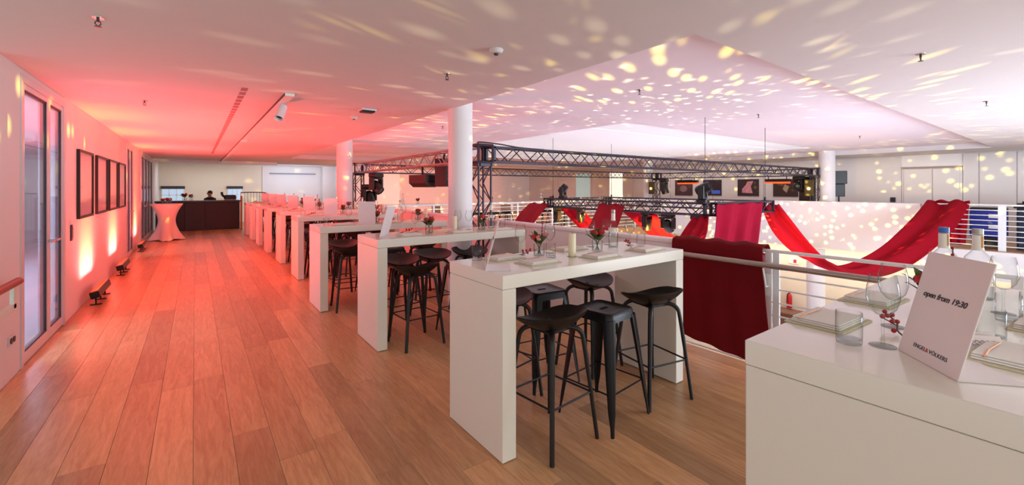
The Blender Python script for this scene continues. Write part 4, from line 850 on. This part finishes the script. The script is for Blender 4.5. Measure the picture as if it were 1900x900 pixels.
for nm, y0, y1, mm in (('window_3', 15.65, 16.6, mat('bright_daylight_pane', '#dfe8ee', .3, emit='#f4f0e0', estr=.9)), ('window_4', 18.1, 19.3, mat('cyan_pane', '#b8dede', .15, emit='#a8dede', estr=.25))):
    w = struct(MB().box(19.13, 19.17, y0-.05, y0, .9, 2.5).box(19.13, 19.17, y1, y1+.05, .9, 2.5).box(19.13, 19.17, y0, y1, 2.45, 2.5).box(19.13, 19.17, y0, y1, .9, .95).build(nm, FRAME)); MB().box(19.14, 19.158, y0, y1, .95, 2.45).build('pane', mm, w)
# navy counter and blue case behind the far railing
NAVY = mat('navy_cloth', '#1d2740', .7, noise=.15, scale=10); BLUE = mat('blue_case', '#1c2f96', .45, noise=.05)
t = thing('navy_counter', 'long navy counter behind the bars at the right edge', 'counter', (17.4, .3, 0)); MB().chamfer(-.35, .35, -2.2, .95, .0, 1.08, .01).build('body', NAVY, t); MB().chamfer(-.4, .4, -2.25, 1.0, 1.08, 1.15, .008).build('worktop', BLK, t)
for k in range(4): MB().chamfer(-.365, -.35, -2.15+.78*k, -1.42+.78*k, .03, 1.05, .004).build('front_panel', NAVY, t)
t = thing('blue_case', 'bright blue case with white labels behind the far railing bars', 'case', (17.2, 1.75, 0)); MB().chamfer(-.25, .25, -.33, .33, .30, 1.0, .02).build('body', BLUE, t); MB().chamfer(-.25, .25, -.33, .33, 1.0, 1.08, .02).build('lid', BLK, t)
MB().chamfer(-.22, .22, -.3, .3, .05, .30, .01).build('dolly', BLK, t)
for z in (.58, .86): MB().chamfer(-.26, -.25, -.22, -.02, z-.05, z+.05, .002).build('case_label', LAB, t)
for s in (-.2, .2): MB().lathe([(0, -.03), (.05, -.03), (.05, .03), (0, .03)], 12, (0, 0, 0)).build('wheel', BLK, t, loc=(0, s, .052)).rotation_euler = (PI/2, 0, 0)
t = thing('mixing_desk', 'low black mixing desk on the counter behind the railing', 'equipment', (17.2, 1.05, 1.15)); MB().chamfer(-.15, .15, -.3, .2, 0, .06, .01).build('body', BLK, t); MB().chamfer(-.1, .1, -.16, .12, .06, .11, .02).build('hood', BLK, t)
t = thing('gooseneck_lamp', 'thin gooseneck lamp on the counter at the right edge', 'lamp', (17.2, .45, 1.15)); MB().lathe([(0, 0), (.06, 0), (.05, .02), (0, .02)], 14).build('base', STEEL, t); MB().path(spline([(0, 0, .02), (0, .05, .16), (0, -.03, .26), (0, -.14, .18)], 14), .01, 6).build('neck', BLKM, t); MB().tube((0, -.14, .19), (0, -.18, .12), .02, .04).build('lamp_shade', BLKM, t)
# bar stools and tables beyond the far short railing
for k, x in enumerate((4.6, 7.4, 10.2)):
    w = ('near the reddish truss tower', 'behind the leftmost red drape', 'deep behind the drapes')[k]
    t = thing('bar_table', f'white bar table beyond the far short railing, {w}', 'table', (x, 12.5, 0), group='white bar tables beyond the void'); inst('tabletop', top_me, t); inst('side_panel', side_me, t); inst('side_panel', side_me, t, (TL-.10, 0, 0))
    for j, u in enumerate((.35, .92, 1.48)):
        (shell if j != 1 else metal).put((x+u, 12.42, 0), PI, f'black stool, {("first", "second", "third")[j]} at the far railing table {w}', 'black stools beyond the void')
    P['bottle'].put((x+.6, 12.8, TH), 0, f'water bottle on the far table {w}', 'bottles beyond the void'); P['vase0'].put((x+1.1, 12.8, TH), 0, f'red flower vase on the far table {w}', 'flower vases')

# ------------------------------------------------------------------ lower floor
t = thing('fire_extinguisher', 'red fire extinguisher on the lower wall seen through the railing', 'extinguisher', (17.38, 6.65, -2.75)); MB().lathe([(0, 0), (.08, 0), (.085, .02), (.085, .42), (.06, .5), (.02, .53), (0, .53)], 20).build('cylinder', mat('extinguisher_red', '#c81820', .35), t, 50); MB().path([(0, 0, .55), (-.1, .03, .5), (-.12, .04, .2)], .014, 6).build('hose', BLK, t); MB().chamfer(-.03, .07, -.025, .025, .53, .6, .01).build('valve', BLK, t); MB().box(.07, .12, -.05, .05, .1, .4).build('wall_hook', STEEL, t)
BENCH = mat('brown_bench', '#7d5648', .6, noise=.08)
t = thing('wall_bench', 'long brown bench along the lower wall seen through the railing', 'bench', (17.1, 4.5, -3.3)); MB().chamfer(-.35, .38, -3, 3.4, .4, .5, .02).build('seat', BENCH, t); MB().chamfer(-.3, .38, -2.95, 3.35, 0, .4, .01).build('base', BENCH, t)
for k, (x, y, w) in enumerate(((13.6, 6.6, 'beside the railing post'), (12.4, 5.0, 'half hidden by the dark red cloth'), (15.2, 4.6, 'before the lower bench'))):
    t = thing('lower_table', f'dark table on the lower floor {w}', 'table', (x, y, -3.3)); MB().lathe([(0, .70), (.6, .70), (.6, .74), (0, .74)], 30).build('tabletop', RAILW, t, 40); MB().tube((0, 0, .02), (0, 0, .70), .05).build('pole', BLKM, t); MB().lathe([(0, 0), (.35, 0), (.3, .02), (0, .02)], 24).build('base', BLKM, t)
    P['vase0'].put((x, y, -2.56), k, f'red flower bunch on the lower table {w}', 'flower vases').scale = (2.2,)*3
t = thing('exit_sign', 'small white sign with a red symbol on the lower wall', 'sign', (17.49, 6.55, -1.05)); MB().chamfer(-.02, 0, -.16, .16, -.1, .1, .004).build('plate', LAB, t); MB().cbox((-.022, -.05, 0), (.004, .1, .12)).build('red_symbol', INKR, t)
bpy.context.view_layer.update()
